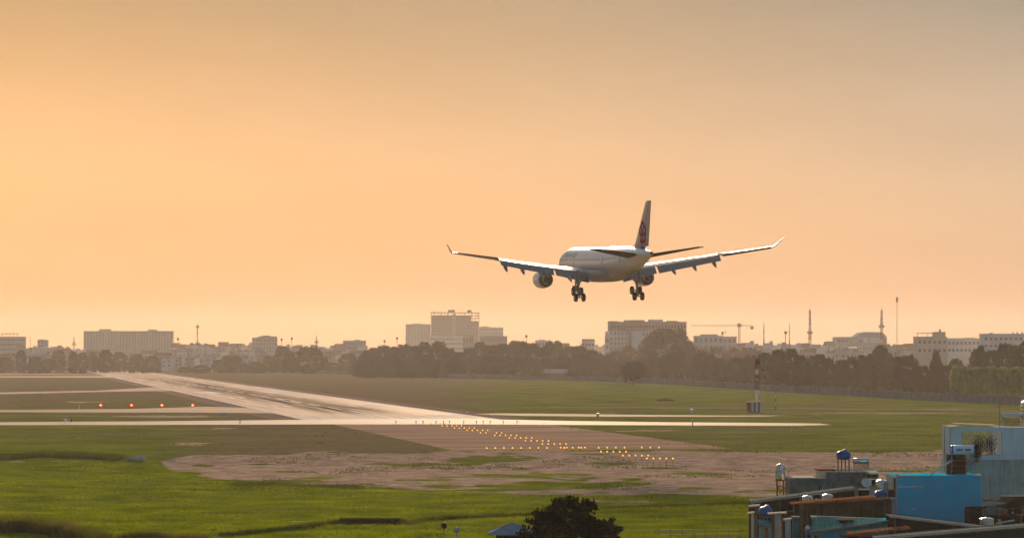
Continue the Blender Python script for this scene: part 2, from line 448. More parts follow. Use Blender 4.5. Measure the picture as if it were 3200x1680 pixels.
# ------------------------------------------------------------------ pavements
def pave(name, c0, c1, rough=0.45, scale=0.08, spec=0.5, rubber=False, sx=1.0, sy=0.25):
    """worn concrete / asphalt in an object whose local y runs along the strip"""
    m = bpy.data.materials.new(name); m.use_nodes = True
    nt = m.node_tree; n = nt.nodes; l = nt.links; b = n['Principled BSDF']
    b.inputs['Specular IOR Level'].default_value = spec
    t = n.new('ShaderNodeTexCoord')
    def nse(sx, sy, sc_, det=5):
        mp_ = n.new('ShaderNodeMapping'); mp_.inputs['Scale'].default_value = (sx, sy, 1); l.new(t.outputs['Object'], mp_.inputs[0])
        x = n.new('ShaderNodeTexNoise'); x.inputs['Scale'].default_value = sc_; x.inputs['Detail'].default_value = det; x.inputs['Roughness'].default_value = 0.6
        l.new(mp_.outputs[0], x.inputs['Vector']); return x.outputs['Fac']
    a = nse(sx, sy, scale)
    r = n.new('ShaderNodeValToRGB'); l.new(a, r.inputs[0])
    r.color_ramp.elements[0].position = 0.3; r.color_ramp.elements[0].color = (*c0, 1)
    r.color_ramp.elements[1].position = 0.7; r.color_ramp.elements[1].color = (*c1, 1)
    out = r.outputs[0]
    if rubber:
        # tyre rubber laid down along the middle of the touchdown zone
        s = n.new('ShaderNodeSeparateXYZ'); l.new(t.outputs['Object'], s.inputs[0])
        ax = n.new('ShaderNodeMath'); ax.operation = 'ABSOLUTE'; l.new(s.outputs['X'], ax.inputs[0])
        fx = n.new('ShaderNodeMapRange'); fx.interpolation_type = 'SMOOTHSTEP'; l.new(ax.outputs[0], fx.inputs['Value'])
        fx.inputs['From Min'].default_value = 15; fx.inputs['From Max'].default_value = 4; fx.inputs['To Max'].default_value = 1
        fy = n.new('ShaderNodeMapRange'); fy.interpolation_type = 'SMOOTHSTEP'; l.new(s.outputs['Y'], fy.inputs['Value'])
        fy.inputs['From Min'].default_value = 0; fy.inputs['From Max'].default_value = 120
        fz = n.new('ShaderNodeMapRange'); fz.interpolation_type = 'SMOOTHSTEP'; l.new(s.outputs['Y'], fz.inputs['Value'])
        fz.inputs['From Min'].default_value = 1500; fz.inputs['From Max'].default_value = 500
        st = nse(1, 0.012, 0.55, 4)
        sr = n.new('ShaderNodeMapRange'); l.new(st, sr.inputs['Value']); sr.inputs['From Min'].default_value = 0.36; sr.inputs['From Max'].default_value = 0.56
        p = fx.outputs[0]
        for q in (fy.outputs[0], fz.outputs[0], sr.outputs[0]):
            k = n.new('ShaderNodeMath'); k.operation = 'MULTIPLY'; l.new(p, k.inputs[0]); l.new(q, k.inputs[1]); p = k.outputs[0]
        k = n.new('ShaderNodeMath'); k.operation = 'MULTIPLY'; l.new(p, k.inputs[0]); k.inputs[1].default_value = 1.0
        mx = n.new('ShaderNodeMix'); mx.data_type = 'RGBA'; l.new(k.outputs[0], mx.inputs['Factor']); l.new(out, mx.inputs['A'])
        mx.inputs['B'].default_value = (0.085, 0.055, 0.036, 1); out = mx.outputs['Result']
        rr = n.new('ShaderNodeMapRange'); l.new(k.outputs[0], rr.inputs['Value']); rr.inputs['To Min'].default_value = rough; rr.inputs['To Max'].default_value = 0.75
        l.new(rr.outputs[0], b.inputs['Roughness'])
        sq = n.new('ShaderNodeMapRange'); l.new(k.outputs[0], sq.inputs['Value']); sq.inputs['To Min'].default_value = spec; sq.inputs['To Max'].default_value = 0.0; l.new(sq.outputs[0], b.inputs['Specular IOR Level'])
    else:
        b.inputs['Roughness'].default_value = rough
    l.new(out, b.inputs['Base Color'])
    bn = nse(1, 1, 1.2, 4)
    bp = n.new('ShaderNodeBump'); bp.inputs['Strength'].default_value = 0.15; bp.inputs['Distance'].default_value = 0.03
    l.new(bn, bp.inputs['Height']); l.new(bp.outputs[0], b.inputs['Normal'])
    return m
M_runway = pave('worn_runway_concrete', (0.40, 0.29, 0.215), (0.75, 0.60, 0.485), 0.62, 0.30, rubber=True, spec=0.0002, sx=1.0, sy=0.03)
M_taxi = pave('pale_taxiway_concrete', (0.50, 0.41, 0.33), (0.74, 0.63, 0.53), 0.7, 0.12, spec=0.0007)
M_taxi2 = pave('brown_taxiway_concrete', (0.42, 0.32, 0.25), (0.60, 0.47, 0.37), 0.75, 0.12, spec=0.0003)
M_shoulder = pave('dark_shoulder_asphalt', (0.17, 0.125, 0.10), (0.25, 0.19, 0.155), 0.75, 0.1, spec=0.0)
M_pad = pave('blast_pad_asphalt', (0.17, 0.11, 0.08), (0.50, 0.355, 0.265), 0.7, 0.45, spec=0.0, sx=0.05, sy=0.5)
M_paint = pave('white_runway_paint', (0.70, 0.66, 0.60), (0.82, 0.78, 0.72), 0.8, 0.3, spec=0.0)

RD = Vector((-1600 / F, 1.0, 0)).normalized(); RR = Vector((RD.y, -RD.x, 0))
RT = Vector((-26.3, 635.5, 0))
RWZ = math.atan2(-RD.x, RD.y)
def RW(s, t, z=0.0): return RT + RD * s + RR * t + Vector((0, 0, z))
def runway_sheet(name, m, rects, z, parent=None):
    mb = MB()
    for s0, s1, t0, t1 in rects:
        k = max(1, int((s1 - s0) / 120))
        for i in range(k):
            a, b = s0 + (s1 - s0) * i / k, s0 + (s1 - s0) * (i + 1) / k
            mb.quad((t0, a, 0), (t1, a, 0), (t1, b, 0), (t0, b, 0))
    o = mb.build(name, m, parent, fix=False)
    if parent is None:
        o.location = RT + Vector((0, 0, z)); o.rotation_euler = (0, 0, RWZ)
    else: o.location = (0, 0, z)
    return o
sh = runway_sheet('runway_shoulder', M_shoulder, [(-4, 3080, -30, 30)], 0.012); tag(sh, 'dark asphalt runway shoulder', kind='structure')
rw = runway_sheet('runway', M_runway, [(-6, 3080, -22.8, 22.8)], 0.024); tag(rw, 'pale worn runway running away to the left', kind='structure')
for side in (-1, 1):
    runway_sheet('edge_line', M_paint, [(0, 3000, side * 22.4 - 0.5, side * 22.4 + 0.5)], 0.006, rw)
for k in range(6):
    for side in (-1, 1):
        t = side * (2.4 + k * 3.4)
        runway_sheet('threshold_stripe', M_paint, [(6, 42, t - 0.9, t + 0.9)], 0.006, rw)
for k in range(30):
    runway_sheet('centre_dash', M_paint, [(62 + k * 50, 92 + k * 50, -0.45, 0.45)], 0.006, rw)
for side in (-1, 1):
    runway_sheet('aiming_mark', M_paint, [(400, 455, side * 13 - 4, side * 13 + 4)], 0.006, rw)
    for s, q in ((150, 3), (300, 2), (600, 2), (750, 1)):
        for e in range(q):
            t = side * (10 + e * 3.2)
            runway_sheet('touchdown_mark', M_paint, [(s, s + 22.5, t - 0.9, t + 0.9)], 0.006, rw)
pad = runway_sheet('blast_pad', M_pad, [(-203, -7, -21, 25)], 0.012); tag(pad, 'brown asphalt pad before the runway threshold', kind='structure')
for k in range(7):
    # worn chevron arms painted on the pad
    pass

def strip(name, label, m, pts, z, rot=0.0):
    """pavement drawn as a polygon of photo-map points"""
    P = [G(x, y) for x, y in pts]
    c = sum(P, Vector()) / len(P)
    mb = MB(); Mi = Matrix.Rotation(-rot, 3, 'Z')
    mb.add([Mi @ (p - c) for p in P], [tuple(range(len(P)))])
    o = mb.build(name, m, fix=False)
    for p in o.data.polygons:
        if p.normal.z < 0: p.flip()
    o.location = (c.x, c.y, z); o.rotation_euler = (0, 0, rot)
    tag(o, label, kind='structure'); return o
strip('taxiway', 'bright concrete taxiway crossing before the runway end', M_taxi,
      [(-700, 1321), (0, 1318.5), (500, 1315.5), (900, 1311.5), (1180, 1309), (1540, 1309.5), (1800, 1315), (2100, 1318.5), (2400, 1320.5), (2560, 1322.5), (2600, 1327),
       (2480, 1329.5), (2200, 1328.5), (1900, 1327.5), (1650, 1326), (1300, 1325), (1000, 1325), (500, 1327), (0, 1327.5), (-700, 1328)], 0.036, R(90))
strip('taxiway', 'brownish taxiway behind the four red lights', M_taxi2,
      [(-700, 1282), (0, 1280), (400, 1277), (640, 1270), (800, 1274), (880, 1290), (560, 1288), (300, 1288), (0, 1287), (-700, 1290)], 0.018, R(90))
strip('taxiway', 'pale taxiway joining the middle of the runway', M_taxi2,
      [(-700, 1231), (0, 1225), (300, 1219.5), (480, 1209), (560, 1218), (520, 1221), (440, 1221.5), (300, 1224), (0, 1231), (-700, 1238)], 0.018, R(90))
strip('taxiway', 'far pale taxiway left of the runway end', M_taxi2,
      [(-700, 1177), (0, 1174.5), (340, 1174), (370, 1178), (330, 1179.2), (0, 1178.5), (-700, 1181)], 0.018, R(90))
strip('taxiway', 'farthest taxiway below the hazy city', M_taxi2,
      [(-700, 1157), (0, 1156.5), (230, 1156), (420, 1158), (380, 1163), (240, 1160), (0, 1159.5), (-700, 1160)], 0.018, R(90))
strip('taxiway', 'thin pale taxiway between two grass strips', M_taxi2,
      [(-700, 1170), (0, 1167.5), (150, 1167.5), (290, 1168.5), (290, 1170), (150, 1169.6), (0, 1169.8), (-700, 1172)], 0.018, R(90))
strip('service_road', 'brown service road right of the runway end', M_taxi2,
      [(1480, 1293), (1560, 1290.5), (1900, 1294), (2200, 1297), (2440, 1297.5), (2400, 1300.5), (2200, 1301.5), (1900, 1300.5), (1640, 1298.5)], 0.018, R(90))
strip('service_road', 'thin grey track past the striped hut', M_shoulder,
      [(1720, 1271), (2000, 1270.5), (2400, 1273), (2900, 1277), (3180, 1283), (3180, 1286), (2900, 1280), (2400, 1276), (2000, 1274), (1720, 1273.5)], 0.018, R(90))
# ================================================================== AIRLINER ON FINAL APPROACH
M_white = mat('aircraft_white_paint', (0.80, 0.79, 0.78), 0.32, var=0.03, scale=0.3, spec=0.4)
M_grey = mat('aircraft_grey_paint', (0.27, 0.265, 0.265), 0.45, var=0.06, scale=0.6, spec=0.3)
M_flap = mat('aircraft_flap_paint', (0.20, 0.205, 0.215), 0.6, var=0.08, scale=0.7, spec=0.2)
M_wingtop = mat('aircraft_wing_metal', (0.46, 0.455, 0.45), 0.34, 0.2, var=0.05, scale=0.4, spec=0.35)
M_bare = mat('aircraft_bare_metal', (0.34, 0.30, 0.27), 0.38, 0.8, var=0.15, scale=1.5)
M_burnt = mat('aircraft_exhaust_metal', (0.16, 0.12, 0.09), 0.45, 0.8, var=0.25, scale=2)
M_tailp = mat('aircraft_shaded_grey_paint', (0.08, 0.072, 0.066), 0.6, var=0.1)  # grey paint darkened to stand for shade on tailplane and aileron undersides
M_tyre = mat('tyre_rubber', (0.02, 0.02, 0.02), 0.85)
M_strut = mat('landing_gear_metal', (0.30, 0.29, 0.28), 0.4, 0.6)
M_cavity = mat('dark_opening', (0.012, 0.012, 0.012), 0.9)
M_red = mat('emblem_red', (0.36, 0.02, 0.05), 0.4, var=0.2, scale=0.8)
M_pinkl = mat('emblem_pale_pink', (0.50, 0.34, 0.37), 0.4)
M_title = mat('aircraft_title_blue', (0.30, 0.30, 0.42), 0.4, spec=0.2)
# fin paint: white above, deep violet blue towards the foot
M_fin = mat('fin_paint', (0.62, 0.62, 0.63), 0.35, var=0.03, spec=0.3)
_n = M_fin.node_tree.nodes; _l = M_fin.node_tree.links
_tc = _n.new('ShaderNodeTexCoord'); _sx = _n.new('ShaderNodeSeparateXYZ'); _l.new(_tc.outputs['Object'], _sx.inputs[0])
_mr = _n.new('ShaderNodeMapRange'); _mr.interpolation_type = 'SMOOTHSTEP'; _l.new(_sx.outputs['Z'], _mr.inputs['Value'])
_mr.inputs['From Min'].default_value = 2.6; _mr.inputs['From Max'].default_value = 4.6
_mx = _n.new('ShaderNodeMix'); _mx.data_type = 'RGBA'; _l.new(_mr.outputs[0], _mx.inputs['Factor'])
_mx.inputs['A'].default_value = (0.10, 0.08, 0.30, 1); _mx.inputs['B'].default_value = (0.28, 0.275, 0.28, 1)
_l.new(_mx.outputs['Result'], _n['Principled BSDF'].inputs['Base Color'])

# body paint: white, grey belly darkened further to paint in underside shade
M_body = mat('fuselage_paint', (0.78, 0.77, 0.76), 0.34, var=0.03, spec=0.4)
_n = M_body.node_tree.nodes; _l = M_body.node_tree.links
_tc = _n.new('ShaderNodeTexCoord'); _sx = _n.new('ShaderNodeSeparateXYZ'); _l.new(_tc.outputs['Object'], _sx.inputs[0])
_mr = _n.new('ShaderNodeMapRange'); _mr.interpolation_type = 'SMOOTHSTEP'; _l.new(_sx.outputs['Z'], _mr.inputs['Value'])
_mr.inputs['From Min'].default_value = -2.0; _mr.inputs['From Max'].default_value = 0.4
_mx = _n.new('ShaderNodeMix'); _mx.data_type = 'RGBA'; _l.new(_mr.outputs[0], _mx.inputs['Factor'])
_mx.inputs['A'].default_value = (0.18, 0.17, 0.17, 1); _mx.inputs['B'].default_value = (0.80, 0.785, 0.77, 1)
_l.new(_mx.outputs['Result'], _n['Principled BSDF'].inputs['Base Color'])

plane = empty('airliner', (16.79, 482.2, 31.42), 0, 'white twin engine airliner landing with gear down and red flower on its tail', 'airplane')
plane.rotation_mode = 'XYZ'
plane.rotation_euler = (Matrix.Rotation(R(11.6), 3, 'Z') @ Matrix.Rotation(R(1.87), 3, 'X') @ Matrix.Rotation(R(-1.49), 3, 'Y')).to_euler('XYZ')
S = lambda s: 32.0 - s                     # station behind the nose -> local y
def interp(tab, s):
    xs = [t[0] for t in tab]
    return [float(np.interp(s, xs, [t[k] for t in tab])) for k in range(1, len(tab[0]))]
FUS = [(0, -0.62, -0.68, .03), (.25, -.15, -1.2, .55), (.6, .25, -1.5, .95), (1.5, .95, -2.05, 1.6), (3, 1.75, -2.5, 2.2), (5, 2.45, -2.75, 2.65), (7.5, 2.8, -2.82, 2.82),
       (38, 2.82, -2.82, 2.82), (43, 2.82, -2.62, 2.80), (47, 2.80, -2.15, 2.66), (51, 2.74, -1.4, 2.38), (55, 2.6, -.45, 1.93), (58, 2.42, .35, 1.5), (61, 2.18, 1.02, .95), (63, 1.95, 1.32, .5), (63.7, 1.83, 1.42, .36)]
def fus_ring(s, n=32):
    t, b, w = interp(FUS, s); zc, hh = (t + b) / 2, (t - b) / 2
    return [Vector((w * math.cos(2 * math.pi * i / n), S(s), zc + hh * math.sin(2 * math.pi * i / n))) for i in range(n)]
mb = MB()
st = [0, .12, .25, .6, 1, 1.5, 2.2, 3, 4, 5, 6, 7.5] + list(np.arange(10, 38, 2.0)) + list(np.arange(38, 63, 1.25)) + [63, 63.7]
mb.loft([fus_ring(s) for s in st])
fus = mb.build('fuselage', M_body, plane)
# belly fairing round the wing roots
mb = MB(); rings = []
for s in np.linspace(17.5, 40, 16):
    u = (s - 17.5) / 22.5; k = math.sin(math.pi * u) ** 0.45 if 0 < u < 1 else 0
    w = 2.2 + 1.05 * k; top = -1.5 + 0.75 * k; bot = -2.4 - 1.05 * k
    zc, hh = (top + bot) / 2, (top - bot) / 2
    rings.append([Vector((w * math.copysign(abs(math.cos(a)) ** 0.7, math.cos(a)), S(s), zc + hh * math.copysign(abs(math.sin(a)) ** 0.7, math.sin(a)))) for a in [2 * math.pi * i / 28 for i in range(28)]])
mb.loft(rings); mb.build('belly_fairing', M_grey, plane)
# tail cone exhaust
mb = MB(); mb.tube((0, S(63.66), 1.62), (0, S(63.95), 1.62), .30, .24, 14); mb.build('tail_exhaust', M_burnt, fus)
# antennas
for s in (11, 13.5, 34, 40.5):
    mb = MB(); mb.loft([[Vector((x, S(s + y), 2.8)) for x, y in ((-.04, -.2), (.04, -.2), (.04, .35), (-.04, .35))],
                        [Vector((x, S(s + y + .25), 3.2)) for x, y in ((-.02, -.05), (.02, -.05), (.02, .2), (-.02, .2))]], smooth=False)
    mb.build('antenna', M_white, fus)
# cabin windows and doors on both sides
def fus_pt(s, ang, off, side):
    t, b, w = interp(FUS, s); zc, hh = (t + b) / 2, (t - b) / 2
    return Vector((side * (w + off) * math.cos(ang), S(s), zc + (hh + off) * math.sin(ang)))
def fus_patch(name, s0, s1, a0, a1, off, m, side, k=4):
    mb = MB()
    for i in range(k):
        p, q = a0 + (a1 - a0) * i / k, a0 + (a1 - a0) * (i + 1) / k
        mb.quad(fus_pt(s0, p, off, side), fus_pt(s1, p, off, side), fus_pt(s1, q, off, side), fus_pt(s0, q, off, side))
    return mb.build(name, m, fus)
M_doorp = mat('cabin_door_paint', (0.66, 0.655, 0.65), 0.4, var=0.03)
M_win = mat('cabin_window_glass', (0.05, 0.05, 0.06), 0.2)
for side in (-1, 1):
    for s in (5.6, 17.2, 39.5, 50.6):
        fus_patch('cabin_door', s, s + 1.1, R(-14), R(24), .012, M_doorp, side)
    for k in range(40):
        s = 7.6 + k * 1.05
        if any(abs(s - d - .5) < 1.1 for d in (5.6, 17.2, 39.5)): continue
        fus_patch('cabin_window', s, s + .24, R(9), R(15.5), .014, M_win, side, 1)
# title on the forward fuselage
def fus_text(txt, s0, size, ang, side):
    cu = bpy.data.curves.new('title', 'FONT'); cu.body = txt; cu.size = size
    to = bpy.data.objects.new('title_tmp', cu); COL.objects.link(to)
    dg = bpy.context.evaluated_depsgraph_get()
    me = bpy.data.meshes.new_from_object(to.evaluated_get(dg))
    bpy.data.objects.remove(to)
    for v in me.vertices:
        s = s0 + (v.co.x if side < 0 else -v.co.x)
        v.co = fus_pt(s, ang + v.co.y / 2.82, .02, side)
    me.materials.clear(); me.materials.append(M_title)
    o = link('title', me, fus)
fus_text('CHINA AIRLINES', 8.8, 1.35, R(24), -1)
fus_text('CHINA AIRLINES', 18.2, 1.35, R(24), 1)

def airfoil(chord, thick, n=9):
    """closed ring (y from the leading edge backwards is negative), upper then lower"""
    up, lo = [], []
    for i in range(n):
        u = 0.5 - 0.5 * math.cos(math.pi * i / (n - 1))
        t = 5 * thick * (0.2969 * math.sqrt(u) - 0.126 * u - 0.3516 * u * u + 0.2843 * u ** 3 - 0.1036 * u ** 4)
        up.append((-u * chord, (t * 1.15 + 0.012 * math.sin(math.pi * u)) * chord)); lo.append((-u * chord, (-t * 0.85 + 0.012 * math.sin(math.pi * u)) * chord))
    return up + lo[-2:0:-1]
def surf_ring(x, sle, chord, z, th, side, inc=0.0):
    out = []
    for y, zz in airfoil(chord, th):
        y2 = y * math.cos(inc) + zz * math.sin(inc) * 0; z2 = zz + y * math.sin(inc)
        out.append(Vector((side * x, S(sle) + y2, z + z2)))
    return out
WING = [(1.8, 19.3, 12.0, -1.75, .14), (5.5, 21.8, 9.7, -1.26, .125), (9.4, 24.4, 7.5, -0.70, .115), (15, 27.95, 6.05, .14, .11), (20, 31.1, 4.85, .90, .105), (24.5, 33.95, 3.9, 1.57, .1), (28.7, 36.65, 2.9, 2.2, .1)]
def wing_at(x): return interp(WING, x)
def build_wing(side):
    root = MB(); rings = []
    for x in (1.8, 3.5, 5.5, 7.5, 9.4, 12, 15, 18, 20.0):
        sle, c, z, t = wing_at(x); rings.append(surf_ring(x, sle, c * .83, z, t / .83 * .88, side, R(0.6)))
    for x in (20.06, 22, 24.5, 26.8, 28.7):
        sle, c, z, t = wing_at(x); rings.append(surf_ring(x, sle, c, z, t * .72, side, R(-3.2 - (x - 20) * 0.06)))
    root.loft(rings)
    w = root.build('wing', M_wingtop, plane)
    # winglet
    mb = MB(); rr = []
    for x, sle, c, z, th in ((28.7, 36.65, 2.9, 2.2, .10), (29.05, 37.3, 2.2, 2.36, .08), (29.4, 38.1, 1.5, 2.78, .08), (30.2, 39.9, .75, 3.8, .07)):
        k = 0 if z < 2.4 else 1
        ring = []
        for y, zz in airfoil(c, th):
            ring.append(Vector((side * (x - zz * 0.75 * k), S(sle) + y, z + zz * (1 - .4 * k))))
        rr.append(ring)
    mb.loft(rr); mb.build('winglet', M_white, w)
    # flaps (inboard, outboard), lowered
    for x0, x1, cf in ((3.15, 9.15, .27), (9.55, 19.9, .29)):
        mb = MB(); rr = []
        for x in (x0, (x0 + x1) / 2, x1):
            sle, c, z, t = wing_at(x)
            zte = z - c * .83 * math.sin(R(0.6)) + .05
            rr.append([Vector((v.x, v.y, v.z)) for v in surf_ring(x, sle + c * .80, c * cf, zte - .05, .12, side, R(37))])
        mb.loft(rr); mb.build('flap', M_flap, w)
    # aileron seam: raised strip of the hinged surface, slightly drooped
    mb = MB(); rr = []
    for x in (20.3, 28.2):
        sle, c, z, t = wing_at(x)
        rr.append(surf_ring(x, sle + c * .76, c * .28, z - c * .76 * math.sin(R(-3.2)) - .06, .17, side, R(-9) if side < 0 else R(15)))
    mb.loft(rr); mb.build('aileron', M_tailp, w)
    # spoilers standing a little proud of the top skin
    for k in range(5):
        x0 = 10.0 + k * 2.0
        mb = MB(); vs = []
        for x in (x0, x0 + 1.85):
            sle, c, z, t = wing_at(x)
            for u, dz in ((.66, .50), (.80, .30)):
                vs.append(Vector((side * x, S(sle + c * u), z + c * t * dz + .03 - c * u * math.sin(R(0.6)))))
        lo = [v - Vector((0, 0, .06)) for v in vs]
        mb.add(vs + lo, [(0, 1, 3, 2), (4, 6, 7, 5), (0, 4, 5, 1), (2, 3, 7, 6), (1, 5, 7, 3), (0, 2, 6, 4)])
        mb.build('spoiler', M_wingtop, w)
    # flap track fairings
    for x in (6.6, 12.1, 15.6, 18.9):
        sle, c, z, t = wing_at(x); mb = MB(); rr = []
        for u, rw_, dz in ((.42, .06, -.3), (.55, .26, -.42), (.75, .34, -.62), (.9, .32, -1.0), (1.05, .22, -1.42), (1.14, .05, -1.72)):
            cy_, cz_ = S(sle + c * u), z - c * u * math.sin(R(2)) + dz
            rr.append([Vector((side * x + rw_ * math.cos(a), cy_, cz_ + rw_ * 1.5 * math.sin(a))) for a in [2 * math.pi * i / 10 for i in range(10)]])
        mb.loft(rr); mb.build('flap_track_fairing', M_grey, w)
    # engine
    ez = -2.85; ex = side * 9.37
    e = empty('engine', (ex, S(19.2), ez)); e.parent = plane
    Me = Matrix.Rotation(R(90), 4, 'X')          # lathe z -> -y (backwards)
    mb = MB(); mb.lathe([(1.18, .55), (1.22, .15), (1.32, .0), (1.44, .12), (1.53, .6), (1.56, 1.6), (1.55, 2.8), (1.48, 3.9), (1.36, 4.75), (1.30, 4.95), (1.24, 4.9), (1.25, 4.2), (1.2, 3.6)], 32, 0, Me)
    mb.build('nacelle', M_white, e)
    mb = MB(); mb.lathe([(1.34, .02), (1.30, -.03), (1.26, .05), (1.22, .2)], 32, 0, Me); mb.build('inlet_lip', M_bare, e)
    mb = MB(); mb.lathe([(1.21, .9), (.4, .85), (.02, .35)], 24, 0, Me); mb.build('fan', M_bare, e)
    mb = MB(); mb.lathe([(1.24, 3.65), (.9, 3.6)], 24, 0, Me); mb.build('fan_duct', M_cavity, e)
    mb = MB(); mb.lathe([(.98, 3.6), (1.0, 4.5), (.93, 5.3), (.80, 5.95), (.70, 6.3), (.66, 6.3), (.66, 5.7)], 28, 0, Me); mb.build('core_cowl', M_bare, e)
    mb = MB(); mb.lathe([(.66, 5.75), (.46, 5.7), (.44, 6.1), (.28, 6.6), (.10, 6.95), (.01, 7.0)], 24, 0, Me); mb.build('exhaust_plug', M_burnt, e)
    mb = MB(); py = []
    mb.loft([[Vector((x, y, z)) for x, y, z in ((-.22, -.9, 1.45), (.22, -.9, 1.45), (.22, -6.2, .75), (-.22, -6.2, .75))],
             [Vector((x, y, z)) for x, y, z in ((-.2, -4.2, 2.05), (.2, -4.2, 2.05), (.2, -9.0, 1.65), (-.2, -9.0, 1.65))]], smooth=False)
    mb.build('pylon', M_grey, e)
    return w
for side in (-1, 1): build_wing(side)

# tail
for side in (-1, 1):
    mb = MB()
    mb.loft([surf_ring(x, sle, c, z, t, side, R(-5)) for x, sle, c, z, t in ((.6, 53.2, 6.0, .72, .11), (4, 55.7, 4.4, 1.35, .10), (9.0, 59.3, 2.25, 2.30, .10), (9.7, 60.2, 1.3, 2.42, .09))])
    h = mb.build('horizontal_stabilizer', M_tailp, plane)
    mb = MB()
    mb.loft([surf_ring(x, sle, c, z, t, side, R(-11)) for x, sle, c, z, t in ((1.6, 58.0, 1.9, 1.27, .12), (8.8, 60.95, .85, 2.44, .11))])
    mb.build('elevator', M_tailp, h)
FIN = [(2.3, 51.6, 9.9, .10), (3.4, 53.4, 8.6, .10), (10.0, 60.3, 3.7, .09), (10.35, 60.95, 3.05, .085)]
def fin_ring(z, u0, u1):
    sle, c, th = interp(FIN, z); out_l, out_r = [], []
    for i in range(8):
        u = u0 + (u1 - u0) * i / 7
        t = 5 * th * (0.2969 * math.sqrt(u) - 0.126 * u - 0.3516 * u * u + 0.2843 * u ** 3 - 0.1015 * u ** 4) * c
        out_r.append(Vector((t, S(sle + u * c), z))); out_l.append(Vector((-t, S(sle + u * c), z)))
    return out_r + out_l[::-1]
def fin_x(s, z):
    sle, c, th = interp(FIN, z); u = min(max((s - sle) / c, 0.0), 1)
    return 5 * th * (0.2969 * math.sqrt(u) - 0.126 * u - 0.3516 * u * u + 0.2843 * u ** 3 - 0.1015 * u ** 4) * c
zs = (2.3, 2.8, 3.4, 4.5, 6, 8, 10.0, 10.35)
mb = MB(); mb.loft([fin_ring(z, 0.0005, .69) for z in zs]); fin = mb.build('tail_fin', M_fin, plane)
mb = MB(); mb.loft([fin_ring(z, .70, 1.0) for z in zs[1:]]); rud = mb.build('rudder', M_fin, plane)
# five petalled flower on both sides of the fin
def fin_disc(name, s, z, r, m, off, side, n=20, squash=1.0):
    mb = MB(); vs = []
    for k, rr_ in enumerate((0.0, .5, 1.0)):
        for i in range(n):
            a = 2 * math.pi * i / n
            ss, zz = s + r * rr_ * math.cos(a), z + r * rr_ * math.sin(a) * squash
            vs.append(Vector((side * (fin_x(ss, zz) + off), S(ss), zz)))
    fs = []
    for k in range(2):
        for i in range(n):
            j = (i + 1) % n; fs.append((k * n + i, k * n + j, (k + 1) * n + j, (k + 1) * n + i))
    mb.add(vs, fs, 0, True); return mb.build(name, m, fin)
for side in (-1, 1):
    cs, cz = 59.2, 5.05
    for k in range(5):
        a = R(90 + 72 * k)
        fin_disc('petal', cs + 1.12 * math.cos(a), cz + 1.12 * math.sin(a), .92, M_red, .03 + .004 * k, side)
        fin_disc('petal_heart', cs + 1.02 * math.cos(a), cz + 1.02 * math.sin(a), .42, M_pinkl, .055, side, 14)
    fin_disc('flower_centre', cs, cz, .42, M_red, .065, side, 14)

# landing gear
def wheel(parent, c, r, w, ax='X'):
    Mw = Matrix.Translation(c) @ Matrix.Rotation(R(90), 4, 'Y')
    mb = MB(); mb.lathe([(.5 * r, -.42 * w), (.84 * r, -.5 * w), (.96 * r, -.40 * w), (r, -.22 * w), (r, .22 * w), (.96 * r, .40 * w), (.84 * r, .5 * w), (.5 * r, .42 * w)], 24, 0, Mw)
    t = mb.build('wheel', M_tyre, parent)
    mb = MB(); mb.lathe([(.02, -.30 * w), (.5 * r, -.40 * w), (.52 * r, 0), (.5 * r, .40 * w), (.02, .30 * w)], 18, 0, Mw); mb.build('rim', M_strut, t)
for side in (-1, 1):
    g = empty('main_landing_gear', (side * 5.34, S(32.5), 0)); g.parent = plane
    mb = MB(); mb.tube((0, .3, -1.2), (0, .05, -3.9), .36, .32, 12); mb.tube((0, .05, -3.9), (0, 0, -5.42), .21, .20, 12)
    mb.build('strut', M_strut, g)
    mb = MB(); mb.tube((0, .1, -3.7), (-side * 1.9, .2, -1.9), .11, .11, 8); mb.tube((0, .1, -3.5), (0, 2.0, -1.8), .10, .10, 8); mb.build('side_brace', M_strut, g)
    mb = MB(); mb.tube((0, -.18, -4.1), (0, -.55, -4.75), .07, n=6); mb.tube((0, -.55, -4.75), (0, -.15, -5.3), .07, n=6); mb.build('torque_link', M_strut, g)
    mb = MB(); mb.box(-.04, .04, -.6, .7, -3.6, -1.75, M=Matrix.Translation((side * .45, 0, 0))); mb.build('gear_door', M_grey, g)
    tilt = R(31); fy, fz = math.cos(tilt) * 1.0, math.sin(tilt) * 1.0
    mb = MB(); mb.tube((0, fy, -5.48 + fz), (0, -fy, -5.48 - fz), .16, n=10)
    for sg in (1, -1): mb.tube((-.7, sg * fy, -5.48 + sg * fz), (.7, sg * fy, -5.48 + sg * fz), .09, n=8)
    mb.build('bogie_beam', M_strut, g)
    for sg in (1, -1):
        for xx in (-.70, .70): wheel(g, (xx, sg * fy, -5.48 + sg * fz), .74, .56)
g = empty('nose_landing_gear', (0, S(6.9), 0)); g.parent = plane
mb = MB(); mb.tube((0, 0, -2.5), (0, .1, -4.7), .13, n=10); mb.build('strut', M_strut, g)
for xx in (-.32, .32): wheel(g, (xx, .1, -4.75), .52, .36)
